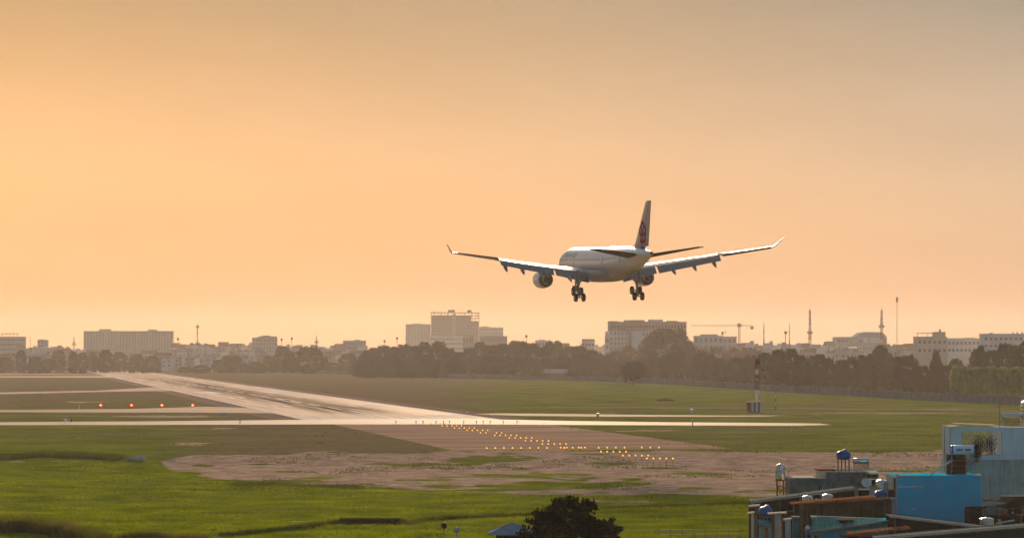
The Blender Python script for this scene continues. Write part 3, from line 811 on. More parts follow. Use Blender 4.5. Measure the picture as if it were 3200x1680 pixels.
# ================================================================== AIRFIELD EQUIPMENT
M_post = mat('dark_post_metal', (0.06, 0.055, 0.05), 0.6, 0.3)
M_galv = mat('galvanised_metal', (0.34, 0.35, 0.37), 0.5, 0.6)
M_amber = mat('amber_lens', (0.8, 0.5, 0.1), 0.3, emit=(1.0, 0.52, 0.12), estr=1.0)
M_redl = mat('red_lens', (0.8, 0.1, 0.05), 0.3, emit=(1.0, 0.045, 0.012), estr=1.3)
M_redc = mat('red_lens_core', (0.9, 0.6, 0.4), 0.3, emit=(1.0, 0.42, 0.2), estr=2.0)
M_lampbody = mat('lamp_housing_yellow', (0.45, 0.27, 0.03), 0.5)
M_orangew = mat('aviation_red_paint', (0.17, 0.03, 0.022), 0.5, var=0.2)
M_whitep = mat('weathered_white_paint', (0.62, 0.62, 0.64), 0.6, var=0.1, streak=0.2)
M_palebox = mat('pale_blue_cabinet_paint', (0.42, 0.50, 0.58), 0.5)
M_conc = mat('grey_concrete', (0.34, 0.32, 0.29), 0.85, var=0.25, scale=0.8, streak=0.3)

# approach lights: barrettes of five and a crossbar, on posts in front of the runway
def lamp_proto(hpost):
    root = empty('approach_light')
    mb = MB(); mb.tube((0, 0, -.05), (0, 0, hpost), .035, .03, 6); mb.build('post', M_post, root)
    mb = MB(); mb.lathe([(.02, -.16), (.10, -.14), (.17, .06), (.18, .12)], 10, 0, Matrix.Translation((0, .05, hpost + .12)) @ Matrix.Rotation(R(90), 4, 'X')); mb.build('housing', M_lampbody, root)
    mb = MB(); mb.lathe([(.115, .12), (.10, .16), (.065, .19), (.01, .21)], 12, 0, Matrix.Translation((0, .05, hpost + .12)) @ Matrix.Rotation(R(90), 4, 'X')); mb.build('lens', M_amber, root)
    return root
ords = ['first', 'second', 'third', 'fourth', 'fifth', 'sixth', 'seventh', 'eighth', 'ninth', 'tenth', 'eleventh', 'twelfth', 'thirteenth']
rows = [(1375, 1322, 58), (1412, 1329, 60), (1451, 1336, 62), (1492, 1343, 64), (1535, 1351, 66), (1580, 1359, 68), (1627, 1367, 70), (1678, 1376, 72), (1732, 1386, 74),
        (1790, 1397, 76), (1917, 1410, 78), (1986, 1422, 79), (2062, 1431, 81)]
protos = {}
def place_lamp(px, py, hpost, Z, label, group):
    key = round(hpost, 1)
    if key not in protos:
        o = protos[key] = lamp_proto(key)
    else: o = copy_tree(protos[key])
    p = W(px, py, Z)
    o.location = (p.x, p.y, p.z - key - .12)
    tag(o, label, 'light', group)
for i, (px, py, w) in enumerate(rows):
    Z = H * F / (py - HY + 6)                      # the lamps stand a little above the ground
    if i >= 10: Z = (424, 408, 394)[i - 10]
    for k in range(5):
        x = px + (k - 2) * w / 4
        hp = W(px, py, Z).z - .12 - ground_z(Z) + .05
        if k == 2 and i in (4, 9): continue          # a dark lamp
        place_lamp(x, py + (0.0 if i > 3 else (k == 1) * .8), hp, Z, ords[k] + ' amber lamp from the left in the ' + ords[i] + ' approach light row from the runway', 'approach light rows before the runway')
ords2 = ords + ['fourteenth', 'fifteenth', 'sixteenth', 'seventeenth', 'eighteenth', 'nineteenth', 'twentieth', 'last']
for k in range(21):
    if k in (8, 12, 17): continue
    x = 1521 + k * 26.9
    place_lamp(x, 1398.6 - k * .1, .5, 430, ords2[k] + ' amber light from the left on the long crossbar before the brown pad', 'approach crossbar lights')

# threshold and edge lights: short dark posts standing in front of the bright taxiway
for i, u in enumerate((80, 215, 262, 350, 398, 440, 535, 620, 665, 712, 800, 892)):
    px = 1200 + u / 2.147; p = G(px, 1323.5)
    if i == 0:
        tl = empty('threshold_light'); mb = MB(); mb.tube((0, 0, 0), (0, 0, .42), .07, .05, 8); mb.build('post', M_post, tl)
        mb = MB(); mb.lathe([(.13, .40), (.15, .46), (.12, .60), (.02, .66)], 10); mb.build('dome', M_post, tl)
        o = tl
    else: o = copy_tree(tl)
    o.location = p + Vector((0, 0, .03)); tag(o, ords[i] + ' from the left of the short dark threshold lights before the bright taxiway', 'light', 'threshold lights at the runway end')
for i, (px, py) in enumerate(((1461, 1290), (1537, 1299), (1622, 1322), (1700, 1324))):
    p = G(px, py); o = copy_tree(protos[.5]); o.location = p; o.scale = (.8, .8, .5)
    tag(o, ords[i] + ' from the left of the small amber edge lights right of the runway end', 'light', 'amber edge lights')
# row of four red slope lights left of the runway
for i, px in enumerate((316, 412, 507, 603)):
    p = G(px, 1270)
    if i == 0:
        pr = empty('red_slope_light')
        mb = MB(); mb.box(-.75, .75, -.5, .5, .22, .72); mb.build('case', M_lampbody, pr)
        for x in (-.6, .6):
            mb = MB(); mb.tube((x, 0, 0), (x, 0, .24), .06, n=8); mb.build('leg', M_post, pr)
        for x in (0.0,):
            mb = MB(); mb.lathe([(.42, 0), (.34, .12), (.18, .17)], 16, 0, Matrix.Translation((x, -.5, .48)) @ Matrix.Rotation(R(90), 4, 'X')); ln = mb.build('lens', M_redl, pr)
            mb = MB(); mb.lathe([(.2, .165), (.12, .21), (.01, .22)], 12, 0, Matrix.Translation((x, -.5, .48)) @ Matrix.Rotation(R(90), 4, 'X')); mb.build('bulb', M_redc, ln)
        o = pr
    else: o = copy_tree(pr)
    o.location = p
    tag(o, ('leftmost', 'second from left', 'third from left', 'rightmost')[i] + ' of the four red approach slope lights in the grass', 'light', 'red slope lights')
# far red beacon on its post
p = G(455, 1152); bc = empty('red_beacon', p, 0, 'lone red beacon light on a post far down the airfield', 'light')
mb = MB(); mb.tube((0, 0, 0), (0, 0, 2.0), .15, n=8); mb.build('post', M_post, bc)
mb = MB(); mb.lathe([(.25, 2.0), (.75, 2.3), (.85, 2.7), (.6, 3.2), (.02, 3.4)], 14); mb.build('lens', M_redl, bc)

# glide slope mast and its striped shelter
ZG = 717.0
p = W(2365, 1285, ZG); gm = empty('antenna_mast', (p.x, p.y, 0), R(8), 'tall red and white lattice mast rising behind a striped shelter', 'mast')
hm_ = 13.9
for i in range(5):
    z0, z1 = hm_ * i / 5, hm_ * (i + 1) / 5
    mb = MB(); r = .42
    for k in range(3):
        a = R(90 + 120 * k); b2 = R(210 + 120 * k)
        A0, B0 = (r * math.cos(a), r * math.sin(a)), (r * math.cos(b2), r * math.sin(b2))
        mb.tube((*A0, z0), (*A0, z1), .085, n=6)
        for q in range(4):
            za, zb = z0 + (z1 - z0) * q / 4, z0 + (z1 - z0) * (q + 1) / 4
            mb.tube((*A0, za), (*B0, zb), .05, n=5); mb.tube((*B0, za), (*A0, za), .045, n=5)
    mb.build('lattice_section', M_orangew if i % 2 == 0 else M_whitep, gm)
for z in (5.2, 9.2, 12.9):
    mb = MB(); mb.box(-.62, .62, -.62, -.44, z - .5, z + .5); mb.build('antenna_panel', M_whitep if z < 8 else M_orangew, gm)
mb = MB(); mb.tube((0, 0, hm_), (0, 0, hm_ + .9), .03, n=5); mb.build('lightning_rod', M_post, gm)
p = W(2358, 1285, 712); sh_ = empty('equipment_shelter', (p.x, p.y, 0), R(8), 'small equipment shelter with red and white vertical stripes', 'shelter')
for k in range(6):
    x0 = -1.72 + k * .573
    mb = MB(); mb.box(x0, x0 + .573, -1.3, 1.3, .1, 2.55); mb.build('wall_panel', M_orangew if k % 2 == 0 else M_whitep, sh_)
mb = MB(); mb.box(-1.9, 1.9, -1.5, 1.5, 2.55, 2.85); mb.build('roof', mat('shelter_roof_yellow', (0.75, 0.58, 0.28), 0.5), sh_)
mb = MB(); mb.box(-1.9, 1.9, -1.5, 1.5, -.05, .1); mb.build('base', M_conc, sh_)
# slender red and white pole
p = W(2424, 1279, 741); sp = empty('marker_pole', (p.x, p.y, 0), 0, 'slender red and white pole to the right of the striped shelter', 'pole')
for i in range(5):
    mb = MB(); mb.tube((0, 0, i * 1.05), (0, 0, i * 1.05 + 1.05), .11 - .01 * i, .10 - .01 * i, 8); mb.build('pole_section', M_orangew if i % 2 == 0 else M_whitep, sp)

# signs, cabinets and markers
def sign_board(px, py, w, h, panels, label):
    p = G(px, py); t = empty('taxiway_sign', p, R(4), label, 'sign')
    x = -w / 2
    for frac, m in panels:
        mb = MB(); mb.box(x, x + w * frac, -.12, .12, .3, .3 + h); mb.build('panel', m, t); x += w * frac
    for xx in (-w * .35, w * .35):
        mb = MB(); mb.tube((xx, 0, 0), (xx, 0, .31), .05, n=6); mb.build('leg', M_post, t)
    return t
M_signy = mat('sign_yellow', (0.45, 0.42, 0.04), 0.5); M_signk = mat('sign_black', (0.02, 0.02, 0.02), 0.5)
sign_board(212, 1321, 1.75, .75, ((.40, M_whitep), (.42, M_signy), (.18, M_signk)), 'white and yellow taxiway sign board above the bright taxiway')
def cabinet(px, py, w, h, m, label, cat='cabinet', name='cabinet'):
    p = G(px, py); t = empty(name, p, R(3), label, cat)
    mb = MB(); mb.box(-w / 2, w / 2, -.35, .35, .12, h); mb.build('case', m, t)
    mb = MB(); mb.box(-w / 2 - .06, w / 2 + .06, -.42, .42, h, h + .07); mb.build('lid', M_galv, t)
    mb = MB(); mb.box(-w / 2 - .1, w / 2 + .1, -.45, .45, -.02, .12); mb.build('plinth', M_conc, t)
    return t
cabinet(698, 1296, 1.5, .62, M_palebox, 'pale blue cabinet in the grass left of the runway end')
cabinet(1868, 1301, .5, .75, M_palebox, 'small light blue box beside the brown service road')
cabinet(2161, 1291, .62, 1.0, M_whitep, 'small white box between the service roads')
cabinet(130, 1234, 1.6, .55, M_palebox, 'pale grey box on the edge of the middle taxiway')
for px, py, hh, lb in ((2060, 1317, 1.05, 'thin white marker post just behind the bright taxiway'), (247, 1279, 1.1, 'grey marker post beside the brownish taxiway'), (750, 1322, .9, 'dark marker post standing on the bright taxiway edge')):
    p = G(px, py); t = empty('marker_post', p, 0, lb, 'post')
    mb = MB(); mb.tube((0, 0, 0), (0, 0, hh), .11, .09, 8); mb.build('shaft', M_whitep if hh != .9 else M_post, t)
    mb = MB(); mb.lathe([(.16, hh - .1), (.18, hh), (.10, hh + .12), (.01, hh + .14)], 10); mb.build('cap', M_galv if hh != .9 else M_post, t)
    mb = MB(); mb.box(-.3, .3, -.3, .3, -.02, .06); mb.build('base', M_conc, t)
p = G(2164, 1331); t = empty('marker_post', p, 0, 'grey marker post standing on a concrete slab in front of the bright taxiway', 'post')
mb = MB(); mb.tube((0, 0, 0), (0, 0, 1.35), .13, .1, 8); mb.build('shaft', M_galv, t)
mb = MB(); mb.lathe([(.2, 1.2), (.22, 1.35), (.1, 1.5), (.01, 1.52)], 10); mb.build('cap', M_galv, t)
mb = MB(); mb.box(-1.9, 1.9, -.7, .7, -.03, .07); mb.build('base', M_conc, t)

# broken concrete culvert lying in the left grass
p = G(425, 1438); cv = empty('broken_culvert', p, R(-14), 'broken pale concrete culvert lying in the grass', 'concrete')
mb = MB(); mb.box(-1.9, .5, -.5, .5, -.07, .07, M=Matrix.Translation((0, .2, .38)) @ Matrix.Rotation(R(-14), 4, 'Y') @ Matrix.Rotation(R(24), 4, 'X')); mb.build('slab', mat('culvert_concrete', (0.34, 0.36, 0.39), 0.9, var=0.25), cv)
mb = MB(); mb.box(-1.4, .2, -.3, .6, -.1, .34); mb.build('footing', M_conc, cv)
def rock(n_, seed, sx, sy, sz):
    bm = bmesh.new(); bmesh.ops.create_icosphere(bm, subdivisions=2, radius=1)
    for v in bm.verts:
        d = mnoise.noise(v.co * 1.3 + Vector((seed, 0, 0))) * .45
        v.co = Vector((v.co.x * sx, v.co.y * sy, v.co.z * sz)) * (1 + d)
    me = bpy.data.meshes.new(n_); bm.to_mesh(me); bm.free(); return me
me = rock('broken_end', 3, .62, .45, .46); me.materials.append(mat('pale_rubble', (0.52, 0.44, 0.36), 0.9, var=0.25, scale=2)); o = link('broken_end', me, cv, (1.15, -.35, .35)); o.rotation_euler = (0, R(20), R(25))
p = G(535, 1440); me = rock('concrete_slab', 9, .8, .4, .12); me.materials.append(M_conc); o = link('concrete_slab', me, None, p + Vector((0, 0, .05))); tag(o, 'thin slab of rubble on bare earth right of the culvert', 'rubble')
# brush heap on the far field
p = G(2080, 1252); bh = empty('brush_heap', p, 0, 'low heap of dry brush on the far green field', 'brush')
M_brush = mat('dry_brush', (0.10, 0.075, 0.05), 0.9, var=0.3)
random.seed(5)
mb = MB()
for k in range(260):
    a = random.uniform(0, 6.28); r = random.random() ** .6
    c = Vector((math.cos(a) * r * 3.2, math.sin(a) * r * 1.3, 0)); z = (1 - r) * random.uniform(.2, 1.1)
    d = Vector((random.uniform(-1, 1), random.uniform(-1, 1), random.uniform(-.1, .5))).normalized() * random.uniform(.4, 1.0)
    mb.tube(c + Vector((0, 0, max(.05, z))), c + Vector((0, 0, max(.05, z))) + d, .045, .02, 4, cap=False)
mb.build('twigs', M_brush, bh)
me = rock('heap', 4, 2.7, 1.0, .5); me.materials.append(M_brush); link('packed_core', me, bh, (0, 0, .1))

# perimeter fence along the trees
M_mesh = mat('fence_grey_sheet', (0.17, 0.16, 0.165), 0.95, var=0.2, scale=0.4, streak=0.3, spec=0.02)
M_fpost = mat('fence_post_concrete', (0.22, 0.205, 0.20), 0.95, spec=0.02)
fl = [(860, 1163), (1100, 1170), (1400, 1181), (1800, 1190), (2100, 1201), (2400, 1223), (2680, 1239), (2950, 1255), (3250, 1270)]
def fence_base(px): return float(np.interp(px, [a for a, b in fl], [b for a, b in fl]))
def fence_run(pxs, label, hgt):
    P = [G(px, fence_base(px)) for px in pxs]
    t = empty('perimeter_fence', P[0], 0, label, 'fence', 'perimeter fence runs')
    for i in range(len(P)):
        q = P[i] - P[0]
        mb = MB(); mb.box(-.14, .14, -.14, .14, 0, hgt + .35); mb.build('fence_post', M_fpost, t, q)
        if i + 1 < len(P):
            d = P[i + 1] - P[i]; L = d.length; a = math.atan2(d.y, d.x)
            mb = MB(); mb.box(.16, L - .16, -.03, .03, .12, hgt)
            o = mb.build('fence_panel', M_mesh, t, q); o.rotation_euler = (0, 0, a)
            mb = MB(); mb.box(.1, L - .1, -.05, .05, hgt, hgt + .12); o = mb.build('top_rail', M_fpost, t, q); o.rotation_euler = (0, 0, a)
fence_run(np.linspace(2560, 3240, 30), 'grey perimeter fence in front of the clipped hedge and dark trees', 2.6)
fence_run(np.linspace(1960, 2552, 26), 'grey perimeter fence behind the red and white mast', 2.7)
fence_run(np.linspace(1380, 1952, 22), 'hazy grey perimeter fence below the dense tree belt', 2.6)
fence_run(np.linspace(880, 1372, 16), 'far hazy perimeter fence right of the runway', 2.4)
# ================================================================== TREES
M_bark = mat('bark', (0.075, 0.058, 0.042), 0.95, var=0.3, scale=3)
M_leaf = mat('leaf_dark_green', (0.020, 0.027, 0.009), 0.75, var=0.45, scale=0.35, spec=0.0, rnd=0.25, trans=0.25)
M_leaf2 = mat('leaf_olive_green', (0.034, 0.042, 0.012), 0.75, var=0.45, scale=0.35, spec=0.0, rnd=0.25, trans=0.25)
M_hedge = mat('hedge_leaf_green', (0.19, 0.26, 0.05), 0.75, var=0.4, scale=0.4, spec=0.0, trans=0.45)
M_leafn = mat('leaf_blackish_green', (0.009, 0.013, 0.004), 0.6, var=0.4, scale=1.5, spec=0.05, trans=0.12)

def leaf_mesh(name, pts, size, m, rng, aspect=1.0):
    """one small bent leaf-clump card per point"""
    n = len(pts)
    V = np.zeros((n, 4, 3)); P = np.array(pts)
    a = rng.normal(size=(n, 3)); a /= np.linalg.norm(a, axis=1)[:, None]
    b = rng.normal(size=(n, 3)); b -= (a * b).sum(1)[:, None] * a; b /= np.linalg.norm(b, axis=1)[:, None]
    sz = size * (0.6 + 0.8 * rng.rand(n))[:, None]
    V[:, 0] = P - a * sz; V[:, 1] = P + b * sz * .55 * aspect; V[:, 2] = P + a * sz; V[:, 3] = P - b * sz * .55 * aspect
    V[:, 1] += np.cross(a, b) * sz * .25; V[:, 3] += np.cross(a, b) * sz * .25
    me = bpy.data.meshes.new(name)
    me.from_pydata(V.reshape(-1, 3).tolist(), [], np.arange(n * 4).reshape(n, 4).tolist())
    me.materials.append(m)
    return me
def crown_points(rng, style, n):
    """points through a unit-high crown (z 0..1, radius .5): overlapping clumps of leaves with a filled heart"""
    def lim(z):
        if style == 'dome': return .5 * math.sqrt(max(0, 1 - ((z - .38) / .62) ** 2)) if z > .38 else .5 * (.80 + .20 * (z / .38))
        if style == 'cone': return .5 * (1 - z) ** .8 + .02 if z > .12 else .47
        if style == 'tall': return .5 * math.sqrt(max(0, 1 - ((z - .48) / .52) ** 2))
        return .5 * math.sqrt(max(0, 1 - ((z - .66) / .34) ** 2)) if z > .50 else .46 * max(0, (z - .18) / .32) ** .6
    pts = []
    k = 0
    while k < 85:
        z = rng.uniform(.05 if style != 'flat' else .3, .97); a = rng.uniform(0, 6.283); l = lim(z)
        s = rng.uniform(.08, .15)
        if l < s * .5: continue
        r = max(0, l - s * rng.uniform(.55, 1.0)); k += 1
        x, y = r * math.cos(a), r * math.sin(a)
        m_ = int(n / 85 * (s / .09) ** 2)
        d = rng.normal(size=(m_, 3)); d /= np.linalg.norm(d, axis=1)[:, None]
        d *= (rng.rand(m_) ** .35)[:, None] * s
        d[:, 2] *= .8
        pts.append(np.array([x, y, min(z, 1 - s * .7)]) + d)
    m_ = n // 4; q = []
    while len(q) < m_:
        z = rng.uniform(.05 if style != 'flat' else .35, .9); l = lim(z) * .85
        a = rng.uniform(0, 6.283); r = l * math.sqrt(rng.rand()); q.append((r * math.cos(a), r * math.sin(a), z))
    pts.append(np.array(q))
    return np.vstack(pts)
def tree_proto(seed, style, n=5200, m=None, size=.024):
    rng = np.random.RandomState(seed); random.seed(seed)
    cm = leaf_mesh('crown', crown_points(rng, style, n), size, m, rng)
    mb = MB(); top = .55
    mb.tube((0, 0, -.02), (.01, 0, .22), .028, .020, 7); mb.tube((.01, 0, .22), (.0, .01, top), .020, .008, 6)
    for k in range(7):
        a = k * 2.4; z = .14 + .05 * k
        mb.tube((0, 0, z), (.28 * math.cos(a), .28 * math.sin(a), z + .22), .012, .004, 5, cap=False)
    tm = mb.mesh('trunk', M_bark)
    return cm, tm
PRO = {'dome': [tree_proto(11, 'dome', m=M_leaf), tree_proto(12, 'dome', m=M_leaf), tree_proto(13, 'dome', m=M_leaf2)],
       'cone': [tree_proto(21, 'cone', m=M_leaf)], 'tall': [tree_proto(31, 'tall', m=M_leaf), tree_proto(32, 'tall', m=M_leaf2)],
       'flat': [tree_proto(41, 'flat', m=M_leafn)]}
trng = random.Random(77)
def tree(px, top, Z, wpx, style, label, group=None, depth=1.0, name='tree', var=None):
    """a tree whose crown top shows at photo row top, wpx photo pixels wide, Z metres off"""
    x = (px - 1600) / F * Z; h = H - (top - HY) / F * Z; w = wpx / F * Z
    cm, tm = PRO[style][(var if var is not None else trng.randrange(len(PRO[style])))]
    t = empty(name, (x, Z, 0), trng.uniform(0, 6.28), label, 'tree', group)
    c = link('crown', cm, t); c.scale = (w * 1.04, w * depth * 1.04, h * .985)
    k = link('trunk', tm, t); k.scale = (h * .9, h * .9, h)
    return t
# lone trees that can be told apart
tree(1980, 1130, 1275, 82, 'flat', 'lone dark tree with bare trunk in front of the hazy tree belt', name='lone_tree', var=0)
tree(968, 1083, 1990, 108, 'dome', 'broad round dark tree on the far side of the runway', name='round_tree', var=0)
tree(2088, 1024, 1800, 172, 'dome', 'great spreading tree half covering the reddish block', name='spreading_tree', var=0)
tree(2925, 1091, 1120, 74, 'cone', 'pointed conical tree left of the clipped hedge', name='conical_tree', var=0)
tree(2752, 1076, 1230, 62, 'tall', 'tallest tree sticking up below the two lattice masts', name='tall_tree', var=0)
tree(2836, 1108, 1130, 84, 'dome', 'rounded dark tree just left of the conical tree', name='round_tree', var=1)
# belts
for px, tp, w in ((15, 1115, 60), (66, 1092, 36), (110, 1112, 52), (183, 1090, 48), (150, 1118, 44), (228, 1097, 34), (259, 1098, 34), (290, 1099, 34), (330, 1091, 50), (372, 1097, 56), (428, 1106, 62), (476, 1110, 56)):
    tree(px, tp, 2050 + trng.uniform(-60, 90), w, 'dome' if w > 45 else 'tall', 'hazy tree in the far row left of the runway end', 'far left tree row')
for px, tp, w in ((690, 1122, 60), (722, 1108, 84), (800, 1128, 60), (842, 1110, 54), (884, 1080, 66), (905, 1095, 50), (1040, 1132, 56), (1086, 1103, 66), (1120, 1120, 60), (630, 1140, 60), (580, 1145, 56), (760, 1135, 60)):
    tree(px, tp, 2020 + trng.uniform(-60, 90), w, 'dome', 'hazy tree among the low houses beyond the runway', 'trees among the low houses')
for px, tp, w in ((1150, 1092, 70), (1168, 1084, 56), (1200, 1077, 66), (1228, 1081, 50), (1262, 1074, 66), (1295, 1078, 60), (1326, 1066, 60), (1372, 1064, 64), (1404, 1085, 56), (1436, 1098, 60), (1470, 1085, 66), (1500, 1066, 60),
                  (1536, 1076, 70), (1572, 1072, 66), (1610, 1062, 60), (1632, 1064, 56), (1665, 1070, 56), (1692, 1080, 54), (1718, 1062, 40), (1742, 1062, 42), (1778, 1080, 66), (1812, 1080, 66), (1848, 1092, 66), (1872, 1104, 54)):
    tree(px, tp, 1740 + trng.uniform(-40, 80), w, 'dome' if w > 44 else 'tall', 'dark tree in the dense belt left of the reddish block', 'dense central tree belt')
for k in range(34):
    px = 1140 + k * 23 + trng.uniform(-8, 8)
    tree(px, 1112 + trng.uniform(-8, 16), 1660 + trng.uniform(-20, 20), trng.uniform(50, 75), 'dome', 'dark hazy tree in the front row of the dense central belt', 'front row of the central belt')
for px, tp, w in ((1925, 1094, 70), (1965, 1078, 70), (2020, 1060, 70), (2150, 1062, 60), (2190, 1085, 80), (2240, 1084, 80), (2290, 1086, 80), (2340, 1084, 80), (2390, 1090, 70), (2860, 1104, 80), (2910, 1102, 80), (2960, 1104, 80), (3010, 1102, 80), (3050, 1105, 80)):
    tree(px, tp, 1960 + trng.uniform(-50, 60), w, 'dome', 'pale hazy tree in the farther belt behind the dark trees', 'pale farther tree belt')
for px, tp, w in ((1905, 1122, 74), (1950, 1118, 80), (2005, 1122, 80), (2052, 1112, 76), (2088, 1102, 64), (2122, 1097, 66), (2160, 1106, 60), (2190, 1097, 58), (2222, 1106, 56), (2252, 1117, 60), (2300, 1114, 66), (2345, 1108, 64), (2030, 1140, 70), (2110, 1135, 76), (2180, 1135, 76), (2240, 1145, 70), (2310, 1140, 70)):
    tree(px, tp, float(np.interp(px, [1900, 2350], [1820, 1290])) + trng.uniform(-20, 20), w, 'dome', 'dark tree in the belt behind the red and white mast', 'tree belt behind the mast')
for px, tp, w in ((2390, 1100, 70), (2432, 1089, 70), (2472, 1087, 66), (2508, 1108, 56), (2540, 1110, 50), (2562, 1104, 54), (2590, 1116, 44), (2628, 1122, 56), (2660, 1113, 56), (2694, 1107, 56), (2722, 1103, 50), (2770, 1100, 60), (2800, 1112, 60),
                  (2420, 1130, 70), (2490, 1130, 76), (2560, 1140, 70), (2640, 1140, 76), (2710, 1130, 80), (2780, 1130, 76)):
    tree(px, tp, 1180 + trng.uniform(-40, 40), w, 'dome' if w > 52 else 'tall', 'dark tree in the belt right of the red and white mast', 'dark tree belt right of the mast')
for px, tp, w in ((2885, 1140, 56), (2955, 1140, 60), (2990, 1118, 64), (2870, 1165, 50), (2915, 1160, 60), (2955, 1170, 50)):
    tree(px, tp, 1100 + trng.uniform(-15, 15), w, 'dome', 'dark low tree around the foot of the conical tree', 'low trees round the conical tree')
for px, tp, w in ((3048, 1088, 48), (3066, 1076, 44), (3100, 1092, 66), (3140, 1070, 70), (3170, 1078, 60), (3200, 1064, 66), (3235, 1070, 70)):
    tree(px, tp, 1080 + trng.uniform(-20, 20), w, 'dome', 'dark tall tree standing behind the clipped hedge', 'trees behind the clipped hedge')

# clipped hedge at the far right
p0, p1 = G(2968, 1233), G(3260, 1243)
hd = empty('clipped_hedge', p0, 0, 'long clipped bright green hedge along the fence at the far right', 'hedge')
rng = np.random.RandomState(5)
L = (p1 - p0); n = 15000
u = rng.rand(n); zt = 9.6
zz = rng.rand(n) ** .8; wgt = rng.rand(n)
bul = 1 + .12 * np.sin(u * 70) + .10 * np.sin(u * 31 + 1)
yy = np.where(wgt < .75, -2.0 * bul + .5 * rng.normal(size=n), rng.uniform(-2, 2, n))
top = zt * (1 + .03 * np.sin(u * 45) + .02 * np.sin(u * 17)) * np.clip(u * 12 + .55, .6, 1)
zc = np.where(wgt < .75, zz * top, top + .25 * rng.normal(size=n))
pts = np.stack([u * L.x, u * L.y + yy, zc], 1)
me = leaf_mesh('foliage', pts, .42, M_hedge, rng); link('foliage', me, hd)
mb = MB(); ang = math.atan2(L.y, L.x)
for k in range(28):
    q = L * ((k + .5) / 28); mb.tube((q.x, q.y, 0), (q.x, q.y + .2, 8.2), .16, .05, 6)
mb.build('stems', M_bark, hd)['kind'] = 'stuff'

# scrub along the foot of the trees
def scrub(name, label, pts_px, hgt, n, size, m, seed, spread):
    rng = np.random.RandomState(seed)
    P = [G(px, py) for px, py in pts_px]
    xs = np.linspace(0, 1, len(P)); u = rng.rand(n)
    X = np.interp(u, xs, [p.x for p in P]); Y = np.interp(u, xs, [p.y for p in P]); Zg = np.interp(u, xs, [p.z for p in P])
    clump = .55 + .45 * np.sin(u * 90 + seed) * np.sin(u * 37)
    z = np.abs(rng.normal(size=n)) * hgt * .45 * clump
    pts = np.stack([X + rng.normal(size=n) * spread * .4, Y + rng.normal(size=n) * spread, Zg + z], 1)
    o = link(name, leaf_mesh(name, pts, size, m, rng)); tag(o, label, kind='stuff'); return o
scrub('scrub', 'dark scrub filling the foot of the tree belt at the right', [(2380, 1217), (2600, 1228), (2800, 1236), (2975, 1240)], 4.5, 7000, .5, M_leaf, 3, 3.0)
scrub('scrub', 'dark scrub filling the foot of the central tree belts', [(1130, 1170), (1400, 1179), (1800, 1188), (2100, 1199), (2390, 1217)], 6, 9000, .8, M_leaf, 4, 5.0)
scrub('scrub', 'hazy scrub along the far edge of the airfield', [(-100, 1160), (300, 1157), (700, 1157), (1130, 1168)], 6, 7000, 1.0, M_leaf2, 6, 10.0)

# ------------------------------------------------------------------ near tree at the bottom edge
def near_tree():
    Z = 158.0; base = W(1785, 1100, Z); gz = ground_z(Z)
    t = empty('broadleaf_tree', (base.x, Z, gz), 0, 'blackish broadleaf tree rising from the bottom edge beside the hut', 'tree')
    R_ = 172 / F * Z; cz = H - (1702 - HY) / F * Z - gz; rz = 146 / F * Z
    rng = np.random.RandomState(9); random.seed(9)
    mb = MB()
    mb.tube((0, 0, -.1), (.05, 0, cz - 1.6), .24, .18, 10)
    tips = []
    def branch(p, d, L, r, lvl):
        q = p + d * L
        mb.tube(p, q, r, r * .6, 6, cap=False)
        if lvl == 0: tips.append(q); return
        for k in range(3 if lvl > 1 else 4):
            nd = (d + Vector((random.uniform(-1, 1), random.uniform(-1, 1), random.uniform(-.25, .55))) * .75).normalized()
            branch(q, nd, L * random.uniform(.62, .82), r * .58, lvl - 1)
    for k in range(6):
        a = k * 1.047 + random.uniform(-.2, .2)
        branch(Vector((.05, 0, cz - 1.9 + .1 * k)), Vector((math.cos(a), math.sin(a), .8)).normalized(), 1.35, .10, 2)
    mb.build('trunk', M_bark, t)
    pts = []
    for _ in range(330):
        while True:
            x, y, z = rng.uniform(-1, 1), rng.uniform(-1, 1), rng.uniform(-.35, 1)
            r = math.sqrt(x * x + y * y + (z / 1.0 if z > 0 else z / .6) ** 2)
            lump = .90 + .26 * (mnoise.noise(Vector((x * 2.2, y * 2.2, z * 2.2 + 4))) + .45)
            if .42 < r < .93 * min(1.12, lump): break
        if x > .5 and z > .45: z *= .8
        s = rng.uniform(.16, .40)
        c = np.array([x * R_, y * R_, cz + z * rz])
        m_ = int(10 + 115 * s)
        d = rng.normal(size=(m_, 3)); d /= np.linalg.norm(d, axis=1)[:, None]; d *= (rng.rand(m_) ** .5)[:, None] * s
        pts.append(c + d)
    # leafy twigs that stick out of the outline
    for _ in range(170):
        a = rng.uniform(0, 6.28); e = rng.uniform(-.1, 1.45)
        d = np.array([math.cos(a) * math.cos(e), math.sin(a) * math.cos(e), math.sin(e)])
        if d[0] > .4 and d[2] > .6: continue
        b = np.array([d[0] * R_ * .88, d[1] * R_ * .88, cz + d[2] * rz * .88])
        L_ = rng.uniform(.2, .42)
        for k in range(9): pts.append((b + d * L_ * k / 8 + rng.normal(size=3) * .05)[None, :])
    pts = np.vstack(pts)
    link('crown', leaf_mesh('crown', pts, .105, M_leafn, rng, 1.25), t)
near_tree()
